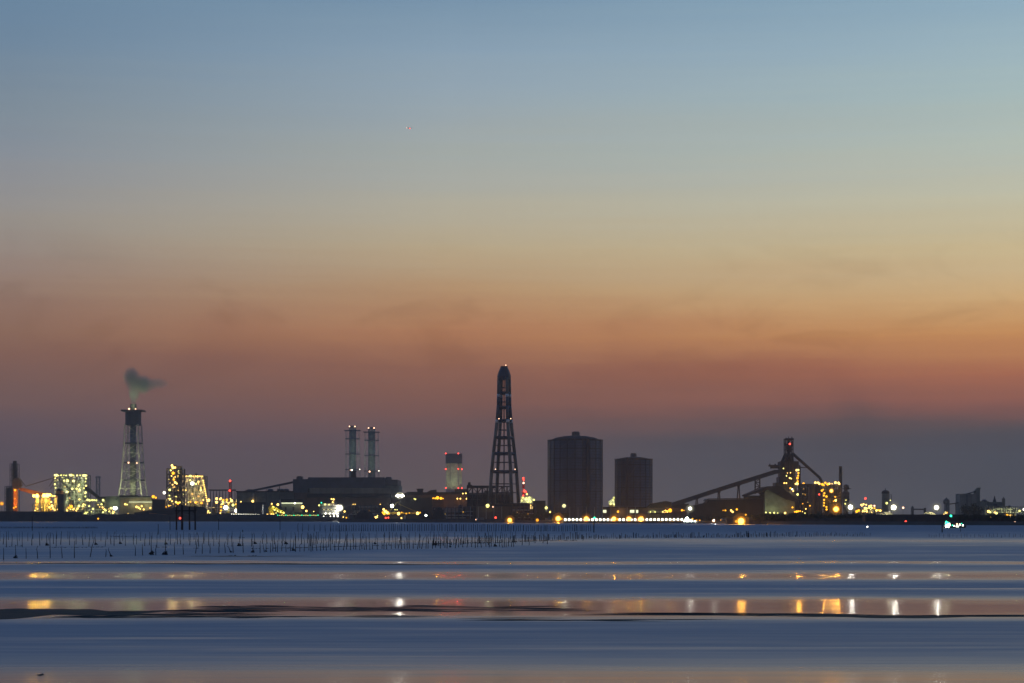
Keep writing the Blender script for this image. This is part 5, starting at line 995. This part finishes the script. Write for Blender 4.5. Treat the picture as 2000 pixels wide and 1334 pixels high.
# ---- seaweed-net stakes: thin poles in rows, each its own object
PM = []
for i in range(6):
    r_ = random.Random(i); b_ = bmesh.new(); tr = MB.__new__(MB); tr.b = b_; tr.t = None; pv_ = Vector((0, 0, -.12))
    for j in range(4): nx_ = Vector((r_.uniform(-.012, .012) * j, r_.uniform(-.01, .01) * j, (j + 1) / 4)); tr.tubew(pv_, nx_, .022 - .003 * j, .019 - .003 * j, 6); pv_ = nx_
    me = bpy.data.meshes.new('net_stake'); b_.to_mesh(me); b_.free(); me.materials.append(WOOD); PM.append(me)
cm = bmesh.new(); tr = MB.__new__(MB); tr.b = cm; tr.t = None; r_ = random.Random(5)
for i in range(26):
    a = Vector((r_.uniform(-.05, .07), r_.uniform(-.05, .05), r_.uniform(.0, .22))); tr.tubew(a, a + Vector((r_.uniform(-.06, .06), r_.uniform(-.06, .06), -r_.uniform(.05, .14))), .02, .01, 5)
CLUMP = bpy.data.meshes.new('weed_clump'); cm.to_mesh(CLUMP); cm.free(); CLUMP.materials.append(WOOD)
NST = 0
def stake(x, ytop, ybase, label, group, lean=0.0, wd=1.0, clump=False):
    global NST; NST += 1
    Y = dist(ybase); kk = Y / F; h = (ybase - ytop) * kk
    o = bpy.data.objects.new('net_stake', PM[NST % 6]); C.objects.link(o); o.location = ((x - 1000) * kk, Y, 0); o.rotation_euler = (0, lean, rnd.uniform(0, 6.28) if not lean else 0)
    ww = wd * 1.5 * kk / .042; o.scale = (ww, ww, h); o['label'], o['category'], o['group'] = label, 'net stake', group
    if clump: c = bpy.data.objects.new('weed_clump', CLUMP); C.objects.link(c); c.parent = o; c.scale = (2.2 * h / ww / 1.2, 2.0 * h / ww / 1.2, 1.0)
    return o
G1, G2, G3, G4 = 'nearest row of net stakes', 'second row of net stakes', 'thin back row of net stakes', 'dense far row of net stakes'
NEAR = [(7, 1070, 1094, 0, 0), (30.5, 1064, 1090, 0, 1), (51, 1070, 1091, 0, 0), (73.5, 1066, 1091, -.05, 0), (98, 1040, 1090, 0, 0), (121.5, 1067, 1090, -.06, 0), (145.3, 1056, 1090, 0, 0), (176, 1048, 1088, .2, 0), (206.5, 1072, 1087.5, .08, 0), (217, 1069, 1087, -.32, 1), (264.3, 1065, 1085.5, 0, 0), (278.5, 1063, 1084.5, -.03, 0),
        (295.5, 1046, 1083.5, 0, 1), (304.3, 1064, 1084, 0, 0), (323, 1048, 1083.5, 0, 1), (341, 1058, 1083.5, 0, 0), (358, 1062, 1083, 0, 0), (382, 1053, 1081, .12, 0), (395, 1060, 1081.5, 0, 0), (410.3, 1061, 1080.8, 0, 0), (427.6, 1059, 1080.5, 0, 0), (440, 1058, 1080, -.05, 0), (451, 1064, 1079, -.45, 1), (455.5, 1058, 1079.5, -.04, 0), (475, 1061, 1079.5, 0, 0), (494, 1056, 1079, 0, 1)]
LEAN = {176: 'long black stake leaning well to the right in the nearest net row', 217: 'weed-hung stake slumped left, between two bare ones near the left of the nearest net row', 451: 'weed-hung stake leaning hard to the left under the ship bow, nearest net row', 382: 'stake tilted right under the pile dolphin in the nearest net row',
        98: 'tallest upright stake near the left of the nearest net row', 30.5: 'upright stake with a dark weed clump at its foot, close to the left edge', 295.5: 'tall stake with a weed clump, left one of two weedy neighbours', 323: 'tall stake with a weed clump, right one of two weedy neighbours', 494: 'weedy stake ending the widely spaced part of the nearest net row'}
for x, yt, yb, ln, cl in NEAR: stake(x, yt, yb, LEAN.get(x, 'bare thin black stake in the nearest, widely spaced net row'), G1, ln, 1.1, bool(cl))
x = 508
while x < 1010:
    f = (x - 508) / 500; yb = 1079 - 11.5 * f ** .8 + rnd.uniform(-1.2, 1.2); ln = rnd.choice((0, 0, 0, 0, .06, -.08, -.12, .2)) if rnd.random() < .8 else 0
    stake(x, yb - rnd.choice((16, 19, 24, 32, 28)) * (1 - .2 * f), yb, 'thin black stake in the crowded run of the near net row left of centre', 'crowded near net stakes', ln, 1.0, rnd.random() < .1); x += rnd.uniform(3.5, 9.5)
x = -4
while x < 1070:
    f = max(0, x) / 1000; yb = 1066.5 - 4 * f + rnd.uniform(-3.5, 3)
    stake(x, 1041 + rnd.uniform(-3.5, 3), yb, 'thin stake in the second net row, seen behind the nearest one', G2, rnd.choice((0, 0, .02, -.03, .05, -.07, .1)), rnd.choice((.7, .85, 1.0)), rnd.random() < .05); x += rnd.uniform(5, 19)
x = 0
while x < 1060:
    yb = 1054.5 + rnd.uniform(-2.5, 2.5); stake(x, 1038.5 + rnd.uniform(-3, 2), yb, 'faint thin stake in the back net row beyond the second one', G3, 0, .6); x += rnd.uniform(8, 24)
far = []
x = 582
while x < 1155: far.append((x, 1023.5 + rnd.uniform(-1.5, 1.5) + (x > 1000) * 2, 1037.5 + rnd.uniform(-.6, .6), .75 * (1 if rnd.random() < .8 else 1.5))); x += rnd.uniform(2.5, 6) if x > 640 else rnd.uniform(6, 12)
room = max(0, 298 - NST)
for x, yt, yb, wd in far[:room]: stake(x, yt, yb, 'stake in the dense far net row close under the shore', G4, 0, wd)
tinyp = far[room:]
x = -5
while x < 190: tinyp.append((x, 1028.5 + rnd.uniform(-.4, .6), 1031.8, .7)); x += rnd.uniform(1.5, 3)
x = 845
while x < 1700:
    f = (x - 845) / 855; yb = (1066 - 14 * ((x - 845) / 300) if x < 1145 else 1052 - 5.5 * (x - 1145) / 555) + rnd.uniform(-1, 1)
    if x < 1145: yb = min(yb, 1066); yb = max(yb, 1053)
    hh = rnd.choice((6, 9, 12, 14)) if x < 1145 else rnd.choice((4, 6, 8, 11)) * (1 - .4 * max(0, x - 1500) / 200); tinyp.append((x, yb - hh, yb, rnd.choice((.6, .8, 1.2)) * (1 if x < 1560 else .7))); x += rnd.uniform(1.6, 5.2)
x = 1815
while x < 2005: tinyp.append((x, 1043 + rnd.uniform(-2, 3), 1049.5 + rnd.uniform(-1, 1), .5)); x += rnd.uniform(3, 9)
b_ = bmesh.new(); tr = MB.__new__(MB); tr.b = b_; tr.t = None
for x, yt, yb, wd in tinyp:
    Y = dist(yb); kk = Y / F; tr.tubew(Vector(((x - 1000) * kk, Y, -.2)), Vector(((x - 1000 + rnd.uniform(-.5, .5)) * kk, Y, (yb - yt) * kk)), wd * .72 * kk, wd * .6 * kk, 5)
me = bpy.data.meshes.new('distant_net_stakes'); b_.to_mesh(me); b_.free(); me.materials.append(WOOD); o = bpy.data.objects.new('distant_net_stakes', me); C.objects.link(o); o['kind'] = 'stuff'; o['label'] = 'countless tiny net stakes receding over the far water'
# floating weed and net lines along the rows
b_ = bmesh.new(); tr = MB.__new__(MB); tr.b = b_; tr.t = None
for x0, x1, ya, yb, n in ((8, 42, 1068, 1066, 10), (95, 210, 1070, 1069, 40), (295, 325, 1069.5, 1069, 12), (375, 388, 1071, 1071, 6), (490, 700, 1072, 1067, 90), (560, 860, 1071, 1062, 130), (840, 1010, 1062, 1059, 90), (1000, 1150, 1058, 1055, 80), (215, 270, 1048.6, 1048.5, 18), (460, 480, 1050, 1050, 6), (600, 650, 1051, 1051, 8), (480, 500, 1086.2, 1086, 10), (445, 470, 1085.6, 1085.6, 8)):
    for i in range(n):
        f = rnd.random(); x = x0 + (x1 - x0) * f; y = ya + (yb - ya) * f + rnd.uniform(-.5, .5); Y = dist(y); kk = Y / F; L = rnd.uniform(.8, 4) * kk
        a = Vector(((x - 1000) * kk, Y, rnd.uniform(-.01, .02))); tr.tubew(a, a + Vector((L, rnd.uniform(-.3, .3), rnd.uniform(-.02, .10))), rnd.uniform(.25, .7) * kk, rnd.uniform(.15, .45) * kk, 5)
me = bpy.data.meshes.new('floating_seaweed'); b_.to_mesh(me); b_.free(); me.materials.append(WOOD); o = bpy.data.objects.new('floating_seaweed', me); C.objects.link(o); o['kind'] = 'stuff'; o['label'] = 'dark floating weed caught along the net stakes'

# ================================================================== AIRLINER, far off
t = Thing('airliner', 'tiny distant airliner with red and white navigation lights high in the evening sky', 'airplane', 17000, 800, base=3330)
x, y = 800, 250; hw = .7
t.add('fuselage', t.mb().tubew(t.p(x - 4.2, y), t.p(x + 3.6, y), 1.9, 2.0, 10).tubew(t.p(x + 3.6, y), t.p(x + 4.6, y - .1), 2.0, .5, 10).tubew(t.p(x - 5.6, y - .25), t.p(x - 4.2, y), .5, 1.9, 10), WHITE)
q = t.mb()
for s in (-1, 1): q.hull8([t.p(x + .8, y + .1, 0), t.p(x - .9, y + .1, 0), t.p(x - 2.6, y - .1, 18 * s), t.p(x - 2.0, y - .1, 18 * s), t.p(x + .8, y + .25, 0), t.p(x - .9, y + .25, 0), t.p(x - 2.6, y, 18 * s), t.p(x - 2.0, y, 18 * s)])
t.add('wings', q, GREY); t.add('tail_fin', t.mb().poly([(x - 5.4, y - .3), (x - 5.6, y - 1.9), (x - 4.9, y - 1.9), (x - 3.9, y - .3)], -.3, .3), WHITE)
t.lamp(x + .3, y + .7, 0, .9, REDL, 'navigation_light'); t.lamp(x - 5.6, y - .5, 0, .5, PINK, 'navigation_light')

# ------------------------------------------------------------------ evening haze over the bay
hz = bpy.data.materials.new('evening_haze'); hz.use_nodes = True; k = N(hz.node_tree); k.n.clear()
pv = k.new('ShaderNodeVolumePrincipled'); pv.inputs['Color'].default_value = (.83, .84, .88, 1); pv.inputs['Density'].default_value = .00005; pv.inputs['Anisotropy'].default_value = .4
k.put(k.new('ShaderNodeOutputMaterial').inputs['Volume'], pv.outputs[0])
vv = [(x, y, z) for z in (-2.0, 270.0) for x, y in ((-3950, -200), (3950, -200), (3950, 8200), (-3950, 8200))]
plain('haze', 'stuff', vv, [(3, 2, 1, 0), (4, 5, 6, 7), (0, 1, 5, 4), (1, 2, 6, 5), (2, 3, 7, 6), (3, 0, 4, 7)], hz, 'thin evening haze lying over the bay')
